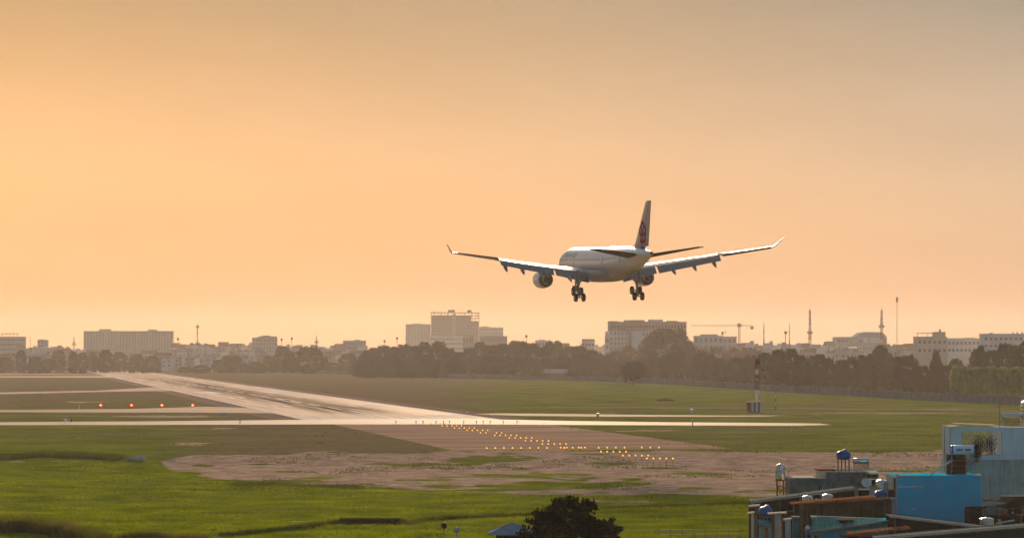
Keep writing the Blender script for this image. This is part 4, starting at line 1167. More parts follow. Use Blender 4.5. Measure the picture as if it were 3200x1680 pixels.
# ================================================================== THE TOWN BEYOND THE AIRFIELD
def M_town(name, col, **k): return mat(name, col, 0.85, var=0.12, scale=0.12, streak=0.25, **k)
M_cream = M_town('cream_render', (0.42, 0.38, 0.33)); M_paleg = M_town('pale_grey_render', (0.36, 0.35, 0.35))
M_whiter = M_town('white_render', (0.56, 0.55, 0.54)); M_brick = M_town('reddish_brown_render', (0.30, 0.20, 0.165))
M_frame = M_town('raw_concrete_frame', (0.27, 0.235, 0.215)); M_infill = M_town('raw_block_infill', (0.17, 0.14, 0.13))
M_house = M_town('mixed_house_render', (0.42, 0.40, 0.37), rnd=0.45)
M_housep = M_town('mixed_pink_render', (0.44, 0.34, 0.30), rnd=0.35)
M_tin = mat('tin_roof', (0.26, 0.24, 0.24), 0.45, 0.4, var=0.2, scale=0.2, rnd=0.4)
M_redroof = mat('red_tile_roof', (0.27, 0.13, 0.09), 0.85, var=0.2, scale=0.3, rnd=0.3)
M_glass = mat('dusty_window_glass', (0.13, 0.12, 0.12), 0.4)
M_recess = mat('shaded_recess', (0.19, 0.17, 0.16), 0.9)
_wins = {}
def win_mesh(w, h, m):
    key = (round(w, 2), round(h, 2), m.name)
    if key not in _wins:
        mb = MB(); mb.box(-w / 2, w / 2, -.09, .02, 0, h); _wins[key] = mb.mesh('window', m)
    return _wins[key]
def span(px0, px1, Z): return (px0 - 1600) / F * Z, (px1 - 1600) / F * Z
def block(name, label, px0, px1, top, Z, depth, m, rows=0, cols=0, winm=None, rz=0.0, group=None, fw=.55, fh=.5, zlow=.25, parapet=True, x_skip=(), cat='building', extras=()):
    """flat-roofed building whose front spans photo columns px0..px1 and whose roof line shows at row top"""
    x0, x1 = span(px0, px1, Z); w = x1 - x0; h = H - (top - HY) / F * Z
    t = empty(name, ((x0 + x1) / 2, Z, 0), rz, label, cat, group)
    mb = MB(); mb.box(-w / 2, w / 2, 0, depth, -.5, h); mb.build('wall', m, t)
    if parapet:
        mb = MB()
        for a in ((-w / 2 - .15, w / 2 + .15, -.15, .25), (-w / 2 - .15, w / 2 + .15, depth - .25, depth + .15)): mb.box(*a, h - .05, h + .9)
        mb.box(-w / 2 - .15, -w / 2 + .25, .26, depth - .26, h - .05, h + .9); mb.box(w / 2 - .25, w / 2 + .15, .26, depth - .26, h - .05, h + .9)
        mb.build('parapet', m, t)
    if rows:
        cw, rh = w / cols, h * (1 - zlow) / rows
        me = win_mesh(cw * fw, rh * fh, winm or M_glass)
        for r in range(rows):
            for c in range(cols):
                if c in x_skip: continue
                link('window', me, t, (-w / 2 + cw * (c + .5), 0, h * zlow + rh * (r + .28)))
    for (a, b, hh, mm) in extras:
        mb = MB(); mb.box(-w / 2 + w * a, -w / 2 + w * b, depth * .25, depth * .75, h, h + hh); mb.build('roof_room', mm, t)
    return t, w, h

# long slab block at the left
t, w, h = block('apartment_block', 'long slab apartment block on the skyline at the left', 262, 538, 1036, 2950, 16, M_cream, 7, 30, M_recess, R(2), fw=.5, fh=.55, zlow=.45, extras=((.17, .30, 3.0, M_cream), (.72, .82, 2.6, M_cream)))
for k in range(9):
    mb = MB(); x = -w / 2 + w * (k + .0) / 8 ; mb.box(max(-w / 2, x - .5), min(w / 2, x + .5), -.5, -.1, 0, h + .5); mb.build('pilaster', M_paleg, t)
block('office_block', 'grey block with an open roof frame at the left edge', -30, 74, 1054, 2600, 18, M_paleg, 4, 12, M_recess, R(3), fw=.6, fh=.4, zlow=.4)
x0, x1 = span(2, 50, 2600)
t = empty('roof_frame', ((x0 + x1) / 2, 2608, H + (HY - 1054) / F * 2600 + .9), 0, 'open steel roof frame on the grey block at the left edge', 'frame')
for k in range(5):
    mb = MB(); mb.box(-7.2 + k * 3.6 - .2, -7.2 + k * 3.6 + .2, -.2, .2, 0, 2.6); mb.build('column', M_frame, t)
mb = MB(); mb.box(-7.8, 7.8, -2.5, 2.5, 2.6, 3.2); mb.build('roof_slab', M_frame, t)
block('stair_tower', 'small stepped tower right of the left edge block', 117, 146, 1064, 2600, 8, M_paleg, 4, 3, M_recess, R(-3), extras=((.1, .6, 1.4, M_paleg),), zlow=.5)
# unfinished tower
def unfinished():
    Z = 3500.0; x0, x1 = span(1347, 1498, Z); w = x1 - x0; h = H - (976 - HY) / F * Z; d = 22
    t = empty('unfinished_tower', ((x0 + x1) / 2, Z, 0), R(4), 'tall unfinished concrete frame tower on the skyline', 'building')
    nf, nc = 18, 15; fh_ = h / nf
    for i in range(nf + 1):
        mb = MB(); mb.box(-w / 2 - .6, w / 2 + .6, -.6, d + .6, i * fh_ - .55, i * fh_ + .25); mb.build('floor_slab', M_frame, t)
    cm = MB(); cm.box(-.26, .26, -.3, .3, .26, fh_ - .56); cme = cm.mesh('column', M_frame)
    for c in range(nc):
        x = -w / 2 + .4 + (w - .8) * c / (nc - 1)
        for i in range(0, nf):
            link('column', cme, t, (x, -.02, i * fh_))
    for i in range(nf - 1):
        mb = MB(); mb.box(-w / 2 + .9, w / 2 - (.9 if i < nf - 3 else w * .17), 1.4, d - 1.4, i * fh_ + .26, (i + 1) * fh_ - .56); mb.build('infill', M_infill, t)
    for c in (1, 3, 5, 7, 10, 12, 14):
        x = -w / 2 + .4 + (w - .8) * c / (nc - 1)
        mb = MB(); mb.box(x - .35, x + .35, d - 1.2, d - .5, h + .26 - 2 * fh_, h + 1.0); mb.build('column', M_frame, t)
    for a, b, hh in ((.36, .50, 3.6), (.76, .84, 3.4)):
        mb = MB(); mb.box(-w / 2 + w * a, -w / 2 + w * b, 5, 14, h + .26, h + hh); mb.build('lift_core', M_frame, t)
    for c in range(11):
        mb = MB(); x = -w / 2 + w * (.02 + .032 * c) ; mb.box(x - .25, x + .25, 1, 1.5, h + .26, h + 1.6 + (1.8 if c in (0, 2) else 0)); mb.build('column_stub', M_frame, t)
    for s in (-1, 1):
        mb = MB(); mb.box(w * .06 - 2.6, w * .06 + 2.6, -1.1, -.62, 0, h); 
    mb = MB(); mb.box(-w * .02 - 2.2, -w * .02 + 2.2, -1.4, -.61, 0, h - 2); mb.build('stair_wall', M_frame, t)
unfinished()
block('slab_block', 'pale slab block just left of the unfinished tower', 1268, 1346, 1014, 3700, 18, M_cream, 9, 14, M_recess, R(3), fw=.35, fh=.85, zlow=.3, extras=((.3, .6, 1.8, M_cream),))
block('slab_block', 'pale lower slab block just right of the unfinished tower', 1499, 1573, 1024, 3700, 18, M_cream, 6, 16, M_recess, R(3), fw=.5, fh=.35, zlow=.4, extras=((.05, .4, 2.2, M_cream),))
block('podium', 'low pale podium in front of the unfinished tower', 1346, 1446, 1052, 3300, 20, M_whiter, 3, 14, M_recess, R(2), zlow=.5)
block('grey_block', 'dark grey box building in front of the tower podium', 1446, 1474, 1052, 2700, 12, M_frame, 2, 3, M_glass, R(-4), zlow=.5)
block('grey_block', 'dark flat building right of the tower podium', 1500, 1585, 1052, 2700, 14, M_frame, 2, 10, M_recess, R(2), zlow=.6, extras=((.1, .4, 1.6, M_paleg),))
# reddish block with pale lower floors
t, w, h = block('reddish_block', 'pale gable end of the reddish block with rows of dark windows', 1905, 1962, 1034, 2250, 30, M_whiter, 6, 5, mat('dark_window_opening', (0.06, 0.055, 0.055), 0.8), R(5), fw=.42, fh=.5, zlow=.25, parapet=False)
x0, x1 = span(1904, 2148, 2250)
t, w, h = block('reddish_block', 'long reddish brown upper storeys below the airliner', 1906, 2146, 1008, 2262, 22, M_brick, 0, 0, None, R(3), parapet=True, extras=((.0, .12, 1.6, M_brick), (.2, .46, 2.4, M_frame), (.52, .70, 2.8, M_paleg), (.76, .9, 1.8, M_frame)))
M_dwin = mat('dark_window_opening', (0.05, 0.045, 0.045), 0.8)
cw = w / 24; me = win_mesh(cw * .55, 2.0, M_dwin); me2 = win_mesh(cw * .35, 1.6, M_recess)
for r, zz in enumerate((h - 4.2, h - 8.2)):
    for c in range(24): link('window', me, t, (-w / 2 + cw * (c + .5), 0, zz))
t, w, h = block('white_wing', 'white wing with windows below the reddish storeys', 1975, 2100, 1036, 2240, 8, M_whiter, 6, 12, M_glass, R(3), fw=.42, fh=.5, zlow=.25, x_skip=(0, 1, 2))
block('turret', 'narrow white stair tower left of the reddish block', 1891, 1904, 1052, 2240, 8, M_whiter, 3, 1, M_glass, 0, zlow=.4, extras=((.1, .9, 1.6, M_redroof),))
t, w, h = block('villa', 'white villa with two rows of dark windows right of the great tree', 2168, 2260, 1052, 2100, 14, M_whiter, 2, 6, M_glass, R(-3), fw=.55, fh=.55, zlow=.58, extras=((.22, .82, 2.0, M_tin),))
block('villa', 'lower grey villa wing left of the crane', 2258, 2302, 1054, 2150, 14, M_paleg, 2, 3, M_glass, R(-3), zlow=.6)
# hall with a curved roof line
t, w, h = block('hall', 'large pale hall with sloping roof at the foot of a lattice mast', 2617, 2772, 1052, 2500, 30, M_paleg, 2, 14, M_recess, R(2), zlow=.55, fh=.3, parapet=False)
mb = MB(); prof = [(-.14, 0), (-.02, 4.0), (.10, 4.6), (.40, 4.4), (.46, 2.4), (.5, 0)]
a = [Vector((w * x, 1, h + z)) for x, z in prof]; b = [Vector((w * x, 26, h + z)) for x, z in prof]
mb.loft([a, b], smooth=False); mb.build('roof', M_paleg, t)
for x0_, x1_ in ((-.30, -.06), (.02, .12), (.16, .42)):
    mb = MB(); mb.box(w * x0_, w * x1_, -.3, -.05, h - 5.5, h - .8); mb.build('front_panel', M_whiter if x0_ > 0 else M_paleg, t)
# houses on the rise at the right
t, w, h = block('terrace_house', 'pale house with a thin flat roof canopy at the right', 2866, 2960, 1055, 1900, 14, M_cream, 2, 6, M_glass, R(3), zlow=.55, fw=.5, fh=.4)
mb = MB(); mb.box(-w * .47, w * .3, 2, 9, h + 3.2, h + 3.6); mb.build('canopy', M_tin, t)
for x in (-.44, -.1, .26):
    mb = MB(); mb.box(w * x - .15, w * x + .15, 5, 5.3, h + .9, h + 3.2); mb.build('canopy_post', M_frame, t)
mb = MB(); mb.box(w * .1, w * .48, 3, 10, h, h + 4.2); mb.build('stair_room', M_cream, t)
mb = MB(); mb.lathe([(.02, 0), (.7, .1), (.7, 1.6), (.4, 2.0), (.02, 2.1)], 12, 0, Matrix.Translation((w * .32, 6, h + 4.2))); mb.build('roof_tank', M_frame, t)
block('terrace_house', 'long low white house on the right skyline', 2960, 3075, 1060, 1900, 14, M_whiter, 2, 9, M_glass, R(2), zlow=.6, fw=.5, fh=.4, extras=((.48, .8, 1.2, M_tin),))
t, w, h = block('terrace_house', 'white house with roof tank at the far right edge', 3073, 3230, 1046, 1850, 14, M_whiter, 2, 10, M_glass, R(2), zlow=.65, fw=.5, fh=.35, extras=((.02, .16, .6, M_paleg),))
mb = MB(); mb.lathe([(.02, 0), (1.6, .1), (1.6, .8), (1.0, 1.5), (.02, 1.7)], 12, 0, Matrix.Translation((-w * .31, 6, h))); mb.build('roof_tank', M_frame, t)
for x in (.12, .20, .30):
    mb = MB(); mb.tube((w * x, 4, h), (w * x, 4, h + 2.2), .5, .45, 8); mb.build('vent_stack', M_frame, t)
block('flat_block', 'cream block standing above low houses left of centre', 788, 866, 1057, 2600, 16, M_cream, 4, 9, M_recess, R(4), fw=.4, fh=.5, zlow=.5, extras=((.22, .98, 2.2, M_cream), (.4, .7, 3.0, M_paleg)))
block('flat_block', 'low grey block right of the cream block on the skyline', 1072, 1144, 1066, 2600, 16, M_paleg, 3, 8, M_recess, R(4), fw=.6, fh=.3, zlow=.55, extras=((.5, .74, 1.8, M_paleg),))
block('flat_block', 'white house with a dark roof pavilion above the central trees', 1818, 1858, 1068, 2300, 10, M_whiter, 2, 4, M_glass, R(-3), zlow=.6, extras=((.0, 1.0, 2.6, M_frame),))
block('flat_block', 'pale stepped house above the central trees', 1672, 1712, 1066, 2300, 10, M_whiter, 2, 4, M_recess, R(-3), zlow=.6, extras=((.3, .8, 1.5, M_whiter),))

# sheds with bright roofs on the far side of the field
def shed(px0, px1, top, base, label, mr, mw, Z=None):
    Z = Z or H * F / (base - HY); x0, x1 = span(px0, px1, Z); w = x1 - x0; h = H - (top - HY) / F * Z
    t = empty('shed', ((x0 + x1) / 2, Z, 0), R(2), label, 'shed')
    mb = MB(); mb.box(-w / 2, w / 2, 0, 9, -.3, h * .62); mb.build('wall', mw, t)
    mb = MB(); mb.loft([[Vector((x, -1, h * .6)), Vector((x, 4.5, h)), Vector((x, 10, h * .6)), Vector((x, 4.5, h * .92))] for x in (-w / 2 - .5, w / 2 + .5)], smooth=False); mb.build('roof', mr, t)
    for k in range(3):
        mb = MB(); mb.box(-w * .3 + k * w * .3 - w * .07, -w * .3 + k * w * .3 + w * .07, -.1, .02, 0, h * .45); mb.build('door', M_recess, t)
M_bright = mat('pale_tin_roof', (0.62, 0.56, 0.50), 0.35, 0.3, var=0.1, scale=0.3); M_blueroof = mat('blue_tin_roof', (0.22, 0.26, 0.34), 0.45, 0.3, var=0.15, scale=0.3)
shed(580, 622, 1124, 1152, 'low shed with a bright pink tin roof beyond the runway', M_bright, M_house)
shed(430, 472, 1115, 1150, 'shed with blue grey roof and red stripe beyond the runway', M_blueroof, M_brick)
shed(300, 350, 1120, 1151, 'small blue grey shed among the far left trees', M_blueroof, M_paleg)
shed(636, 690, 1122, 1151, 'long dull violet shed right of the pink roof', M_blueroof, M_housep)
shed(640, 665, 1136, 1153, 'white topped hut in front of the violet shed', M_bright, M_house)
shed(1108, 1130, 1128, 1158, 'small bright hut at the left end of the dense belt', M_bright, M_house)
shed(1658, 1722, 1115, 1165, 'pale roofed shed half hidden in the central trees', M_tin, M_paleg, 1690)
shed(1705, 1772, 1152, 1184, 'row hut with dull roof at the foot of the central trees', M_tin, M_brick, 1585)
shed(90, 128, 1116, 1152, 'pale green grey shed behind the far left trees', M_bright, M_paleg)

# low houses of the town: five kinds, each copied and set out one by one
def house_proto(k):
    m = (M_house, M_housep, M_house, M_whiter, M_house)[k]
    root = empty('town_house')
    mb = MB(); mb.box(-.5, .5, 0, 1, -.03, .86 if k in (1, 4) else .9); mb.build('wall', m, root)
    if k in (1, 4):
        mb = MB(); mb.loft([[Vector((x, -.06, .84)), Vector((x, .5, 1.0)), Vector((x, 1.06, .84)), Vector((x, .5, .95))] for x in (-.54, .54)], smooth=False); mb.build('roof', M_redroof if k == 1 else M_tin, root)
    else:
        mb = MB(); mb.box(-.52, .52, -.02, 1.02, .9, .935); mb.build('roof', M_tin if k == 2 else m, root)
        mb = MB(); mb.box(-.4 + .2 * k, -.05 + .2 * k, .3, .7, .935, 1.0); mb.build('roof_room', m, root)
    wm = MB(); wm.box(-.085, .085, -.02, .01, 0, .11); wme = wm.mesh('window', M_glass)
    for x in (-.28, .0 if k % 2 else .28):
        for z in (.36, .62): link('window', wme, root, (x, 0, z))
    return root
HP = [house_proto(k) for k in range(5)]; used = [False] * 5
hr = random.Random(4)
def house(px, top, Z, wpx, label, group):
    k = hr.randrange(5)
    if used[k]: o = copy_tree(HP[k])
    else: o = HP[k]; used[k] = True
    w = wpx / F * Z; h = H - (top - HY) / F * Z
    o.location = ((px - 1600) / F * Z, Z, 0); o.scale = (w, w * hr.uniform(.8, 1.3), h); o.rotation_euler = (0, 0, R(hr.uniform(-12, 12)))
    tag(o, label, 'house', group)
def row(a, b, step, topf, Z, label, group, jit=6):
    px = a
    while px < b:
        w = step * hr.uniform(.8, 1.4)
        house(px, topf(px) + hr.uniform(-jit, jit), Z + hr.uniform(-60, 60), w, label, group); px += w * hr.uniform(.75, 1.0)
row(60, 265, 26, lambda p: 1083, 2500, 'pale house in the hazy town left of the long slab block', 'town houses at the left', 5)
row(-10, 520, 34, lambda p: 1098, 2300, 'low hazy house in front of the long slab block', 'town houses before the slab block', 7)
row(545, 790, 24, lambda p: 1072, 2700, 'small hazy house on the skyline between slab block and cream block', 'skyline houses left of centre', 5)
row(540, 900, 24, lambda p: 1092, 2450, 'low house in the crowded hazy quarter left of the big trees', 'crowded quarter left of centre', 7)
row(520, 880, 26, lambda p: 1114, 2250, 'low front house in the crowded quarter beyond the runway', 'crowded front row beyond the runway', 7)
row(870, 1150, 24, lambda p: 1078, 2600, 'small hazy house on the skyline left of the unfinished tower', 'skyline houses before the tower', 5)
row(1010, 1150, 22, lambda p: 1102, 2300, 'low house in the gap before the dense tree belt', 'houses in the gap before the belt', 8)
row(1150, 1350, 30, lambda p: 1092, 2500, 'hazy house just showing behind the dense tree belt', 'houses behind the central belt', 5)
row(1590, 1900, 26, lambda p: 1078, 2300, 'pale house peeping over the central trees', 'houses over the central trees', 7)
row(2290, 2620, 30, lambda p: 1070, 2300, 'pale hazy house on the skyline around the lattice mast', 'skyline houses right of the crane', 6)
row(2400, 2860, 28, lambda p: 1092, 2000, 'pale low house behind the dark tree belt at the right', 'low houses behind the right belt', 7)
row(2770, 3210, 28, lambda p: 1078, 2050, 'pale house on the low rise at the far right', 'houses on the right rise', 8)
row(2840, 3210, 30, lambda p: 1094, 1990, 'low pale house at the foot of the right rise', 'houses at the foot of the right rise', 5)

# ------------------------------------------------------------------ masts, crane, pylons
M_mred = mat('mast_red_paint', (0.22, 0.085, 0.07), 0.6); M_mwhite = mat('mast_grey_paint', (0.34, 0.30, 0.28), 0.6)
def lattice(px, top, base, Z, wid, label, platforms=(), name='lattice_mast', sect=8):
    x = (px - 1600) / F * Z; h = H - (top - HY) / F * Z; z0 = H - (base - HY) / F * Z
    t = empty(name, (x, Z, 0), R(15), label, 'mast')
    for i in range(sect):
        a, b = h * i / sect, h * (i + 1) / sect
        if b < z0 - 4: continue
        ra, rb = wid * (1 - .55 * i / sect), wid * (1 - .55 * (i + 1) / sect)
        mb = MB()
        for k in range(4):
            ca, sa = math.cos(R(45 + 90 * k)), math.sin(R(45 + 90 * k)); cb, sb = math.cos(R(135 + 90 * k)), math.sin(R(135 + 90 * k))
            mb.tube((ra * ca, ra * sa, a), (rb * ca, rb * sa, b), .24, n=4, cap=False)
            for q in range(3):
                u, v = q / 3, (q + 1) / 3
                r0, r1 = ra + (rb - ra) * u, ra + (rb - ra) * v
                mb.tube((r0 * ca, r0 * sa, a + (b - a) * u), (r1 * cb, r1 * sb, a + (b - a) * v), .15, n=4, cap=False)
        mb.build('lattice_section', M_mred if i % 2 == 0 else M_mwhite, t)
    for zf, r in platforms:
        z = h * zf
        mb = MB(); mb.lathe([(.3, z), (r, z), (r, z + .25), (.3, z + .25)], 10); mb.build('platform', M_mwhite, t)
        for k in range(5):
            a = k * 1.257; mb = MB(); mb.box(-.35, .35, -.25, .25, 0, 2.4, M=Matrix.Translation((r * math.cos(a), r * math.sin(a), z - .9))); mb.build('antenna_panel', M_mwhite, t)
    mb = MB(); mb.tube((0, 0, h), (0, 0, h + wid * 3), .12, .05, 5); mb.build('spike', M_mwhite, t)
    return t
lattice(2531, 968, 1085, 2400, 1.7, 'red and grey lattice mast with a platform, left of the pale hall', ((.62, 2.1),))
lattice(2755, 968, 1085, 2400, 1.7, 'lattice mast with a platform standing before the pale hall', ((.72, 2.2),))
lattice(617, 1012, 1070, 2800, 1.0, 'slim lattice mast right of the long slab block', ((.93, 1.4),))
lattice(231, 1052, 1080, 2900, 1.4, 'small power pylon left of the long slab block', ((.5, 2.6), (.75, 2.0)), 'power_pylon')
lattice(989, 1050, 1075, 2900, 1.3, 'faint power pylon on the skyline left of the tower', ((.6, 2.4), (.8, 1.8)), 'power_pylon')
lattice(2387, 1010, 1070, 2900, .7, 'faint slim mast right of the crane')
lattice(2467, 1012, 1068, 3000, .5, 'very faint thin mast left of the red lattice mast')
def mast_pole(px, top, Z, r, label, knob=True):
    x = (px - 1600) / F * Z; h = H - (top - HY) / F * Z
    t = empty('pole', (x, Z, 0), 0, label, 'pole')
    mb = MB(); mb.tube((0, 0, 0), (0, 0, h), r, r * .7, 6); mb.build('shaft', M_mwhite, t)
    if knob:
        mb = MB(); mb.tube((0, 0, h * .93), (0, 0, h), r * 2.6, n=6); mb.build('head', M_mred, t)
mast_pole(2803, 928, 2400, .35, 'very tall thin guyed pole right of the pale hall')
mast_pole(2455, 1034, 2300, .45, 'short dark pole on the skyline right of the crane')
mast_pole(95, 1053, 2700, .3, 'thin pole between the left edge block and stepped tower', False)
mast_pole(556, 1055, 2700, .5, 'short dark pole beside the slab block')
mast_pole(1241, 1053, 2300, .35, 'antenna pole above the left end of the dense belt')
mast_pole(1202, 1062, 2300, .4, 'short antenna pole among the belt treetops')
mast_pole(1645, 1046, 2300, .4, 'antenna pole above the trees right of the tower')
mast_pole(2258, 1036, 2400, .4, 'short antenna pole between villa and crane')
mast_pole(880, 1057, 2500, .4, 'antenna pole right of the cream block')
mast_pole(912, 1054, 2500, .4, 'second antenna pole right of the cream block')
# tower crane
Zc = 2500.0; p = W(2310, 1020, Zc); cr_ = empty('tower_crane', (p.x, Zc, 0), R(6), 'tower crane with a long jib right of the great tree', 'crane')
hc = p.z
mb = MB()
for k in range(4):
    ca, sa = 1.1 * math.cos(R(45 + 90 * k)), 1.1 * math.sin(R(45 + 90 * k)); cb, sb = 1.1 * math.cos(R(135 + 90 * k)), 1.1 * math.sin(R(135 + 90 * k))
    mb.tube((ca, sa, 0), (ca, sa, hc), .18, n=4)
    for q in range(14): mb.tube((ca, sa, hc * q / 14), (cb, sb, hc * (q + 1) / 14), .11, n=4, cap=False)
mb.build('tower', M_mred, cr_)
mb = MB()
for yy, zz in ((-.7, 0), (.7, 0), (0, 1.3)): mb.tube((-45, yy, hc + .3 + zz * .7), (13, yy, hc + .3 + zz), .14, n=4)
for k in range(36):
    x = -45 + k * 1.6; mb.tube((x, -.7, hc + .3), (x + .8, 0, hc + 1.4), .08, n=4, cap=False); mb.tube((x + .8, 0, hc + 1.4), (x + 1.6, .7, hc + .3), .08, n=4, cap=False)
mb.build('jib', M_mred, cr_)
mb = MB(); mb.box(-1.6, 1.6, -1.2, 1.2, hc - .4, hc + 3.0); mb.build('cab', M_frame, cr_)
mb = MB(); mb.box(10.5, 13.2, -1, 1, hc - 2.4, hc + .2); mb.build('counterweight', M_frame, cr_)
mb = MB(); mb.tube((-13, 0, hc + .2), (-13, 0, hc - 4.5), .12, n=4); mb.box(-13.5, -12.5, -.4, .4, hc - 5.6, hc - 4.5); mb.build('hook_block', M_frame, cr_)
# two roofs catching the sun at the right
M_sunroof = mat('bare_tin_roof', (0.75, 0.66, 0.48), 0.22, 0.75, var=0.1)
for px0, px1, py, lb in ((2602, 2618, 1098, 'small gleaming tin roof above the gap in the right belt'), (2655, 2678, 1085, 'gleaming tin roof in front of the pale hall')):
    p = W((px0 + px1) / 2, py, 2150); w = (px1 - px0) / F * 2150
    t = empty('gleaming_roof', (p.x, p.y, 0), 0, lb, 'roof')
    mb = MB(); mb.box(-w / 2, w / 2, .3, 5, 0, p.z - .3); mb.build('wall', M_house, t)
    mb = MB(); mb.add([(-w / 2 - .2, -.3, p.z - .9), (w / 2 + .2, -.3, p.z - .7), (w / 2 + .2, 5.2, p.z + .5), (-w / 2 - .2, 5.2, p.z + .3), (-w / 2 - .2, -.3, p.z - 1.0), (w / 2 + .2, -.3, p.z - .8), (w / 2 + .2, 5.2, p.z + .4), (-w / 2 - .2, 5.2, p.z + .2)],
                      [(0, 1, 2, 3), (4, 7, 6, 5), (0, 4, 5, 1), (1, 5, 6, 2), (2, 6, 7, 3), (3, 7, 4, 0)]); mb.build('roof', M_sunroof, t)
# ================================================================== NEAR ROOFTOPS AT THE RIGHT
M_bluewhite = mat('bluish_white_render', (0.62, 0.66, 0.74), 0.85, var=0.07, scale=0.6, streak=0.15, spec=0.0)
M_greyplast = mat('stained_grey_plaster', (0.36, 0.39, 0.41), 0.9, var=0.22, scale=0.7, streak=0.55, bump=0.2, spec=0.0)
M_blue = mat('bright_blue_paint', (0.0, 0.46, 0.70), 0.75, var=0.12, scale=0.5, streak=0.12, spec=0.0)
M_blue2 = mat('sky_blue_paint', (0.0, 0.46, 0.64), 0.7, var=0.12, scale=1.0, streak=0.2, spec=0.0)
M_cap = mat('sunlit_coping', (0.62, 0.53, 0.43), 0.6, var=0.15, scale=2, spec=0.0)
M_steel = mat('stainless_steel', (0.58, 0.58, 0.57), 0.22, 1.0, var=0.06, scale=3)
M_btank = mat('blue_plastic_tank', (0.005, 0.085, 0.30), 0.35, var=0.1, spec=0.35)
M_dark = mat('dark_old_wall', (0.030, 0.024, 0.020), 0.9, var=0.4, scale=1.5, streak=0.5, spec=0.0)
M_brownw = mat('rusty_brown_sheet', (0.085, 0.055, 0.034), 0.85, var=0.3, scale=1.2, streak=0.6, spec=0.0)
M_rust = mat('rust', (0.26, 0.10, 0.045), 0.8, var=0.4, scale=4, spec=0.0)
M_zinc = mat('weathered_zinc_sheet', (0.20, 0.21, 0.205), 0.8, 0.0, var=0.25, scale=1.2, streak=0.3, spec=0.0)
M_teal = mat('teal_roof_sheet', (0.045, 0.17, 0.18), 0.55, var=0.35, scale=1.4, streak=0.4, spec=0.0)
M_green = mat('dark_green_board', (0.030, 0.055, 0.047), 0.75, var=0.25, scale=1.0, streak=0.3, spec=0.0)
M_brickg = mat('grey_block_wall', (0.17, 0.17, 0.18), 0.95, var=0.4, scale=1.6, streak=0.4, bump=0.4, stretch=(1, 1, 3), spec=0.0)
M_wood = mat('grey_brown_timber', (0.14, 0.105, 0.075), 0.85, var=0.3, scale=3, spec=0.0)
M_black = mat('solar_tube_glass', (0.012, 0.012, 0.016), 0.15, spec=0.4)
M_htank = mat('heater_tank_enamel', (0.72, 0.76, 0.80), 0.3, var=0.04, spec=0.5)
M_hutroof = mat('hut_roof_metal', (0.27, 0.30, 0.36), 0.7, var=0.15, scale=2, spec=0.0)
M_smear = mat('white_paint_smear', (0.58, 0.66, 0.72), 0.8, var=0.2, scale=6)
M_orange = mat('orange_door_paint', (0.42, 0.15, 0.06), 0.7)
M_lite = mat('pale_plaster', (0.52, 0.50, 0.46), 0.85, var=0.15, scale=1.5, streak=0.3, spec=0.0)
GZ = -1.4
def zat(py, Z): return H - (py - HY) / F * Z
def xat(px, Z): return (px - 1600) / F * Z
def abox(mb, px0, px1, py_top, Z, depth, z0=GZ - .2, zt=None):
    """box whose front face spans px0..px1 at distance Z, top at photo row py_top"""
    mb.box(xat(px0, Z), xat(px1, Z), Z, Z + depth, z0, zat(py_top, Z) if zt is None else zt)
def part(t, name, m, fn):
    mb = MB(); fn(mb); o = mb.build(name, m, t)
    o.matrix_parent_inverse = t.matrix_world.inverted() if False else Matrix.Identity(4)
    if t is not None: o.location = -Vector(t.location)
    return o
def sheet(mb, A, B, Z, depth, rise=.0, thick=.06, ridges=0.0):
    """roof sheet: its front edge runs between photo points A and B at distance Z, and it goes back by depth"""
    a, b = W(A[0], A[1], Z), W(B[0], B[1], Z)
    n = max(2, int((b - a).length / .18)) if ridges else 1
    top, bot = [], []
    for i in range(n + 1):
        p = a.lerp(b, i / n); dz = ridges * (i % 2)
        top.append((p + Vector((0, 0, dz)), p + Vector((0, depth, rise + dz))))
    vs = []
    for f_, k in top: vs += [f_, k, f_ - Vector((0, 0, thick)), k - Vector((0, 0, thick))]
    fs = []
    for i in range(n):
        o = i * 4; q = o + 4
        fs += [(o, q, q + 1, o + 1), (o + 2, o + 3, q + 3, q + 2), (o, o + 2, q + 2, q), (o + 1, q + 1, q + 3, o + 3)]
    fs += [(0, 1, 3, 2), (n * 4, n * 4 + 2, n * 4 + 3, n * 4 + 1)]
    mb.add(vs, fs)
def corr(mb, px0, px1, Z, zb, ztL, ztR, amp=.035, pitch=.11):
    """corrugated sheet wall, top edge from ztL to ztR"""
    x0, x1 = xat(px0, Z), xat(px1, Z); n = int((x1 - x0) / pitch)
    vs = []
    for i in range(n + 1):
        u = i / n; x = x0 + (x1 - x0) * u; y = Z + amp * (1 if i % 2 else -1)
        vs += [(x, y, zb), (x, y, ztL + (ztR - ztL) * u), (x, y + .02, zb), (x, y + .02, ztL + (ztR - ztL) * u)]
    fs = []
    for i in range(n):
        o = i * 4; fs += [(o, o + 4, o + 5, o + 1), (o + 2, o + 3, o + 7, o + 6)]
    mb.add(vs, fs)

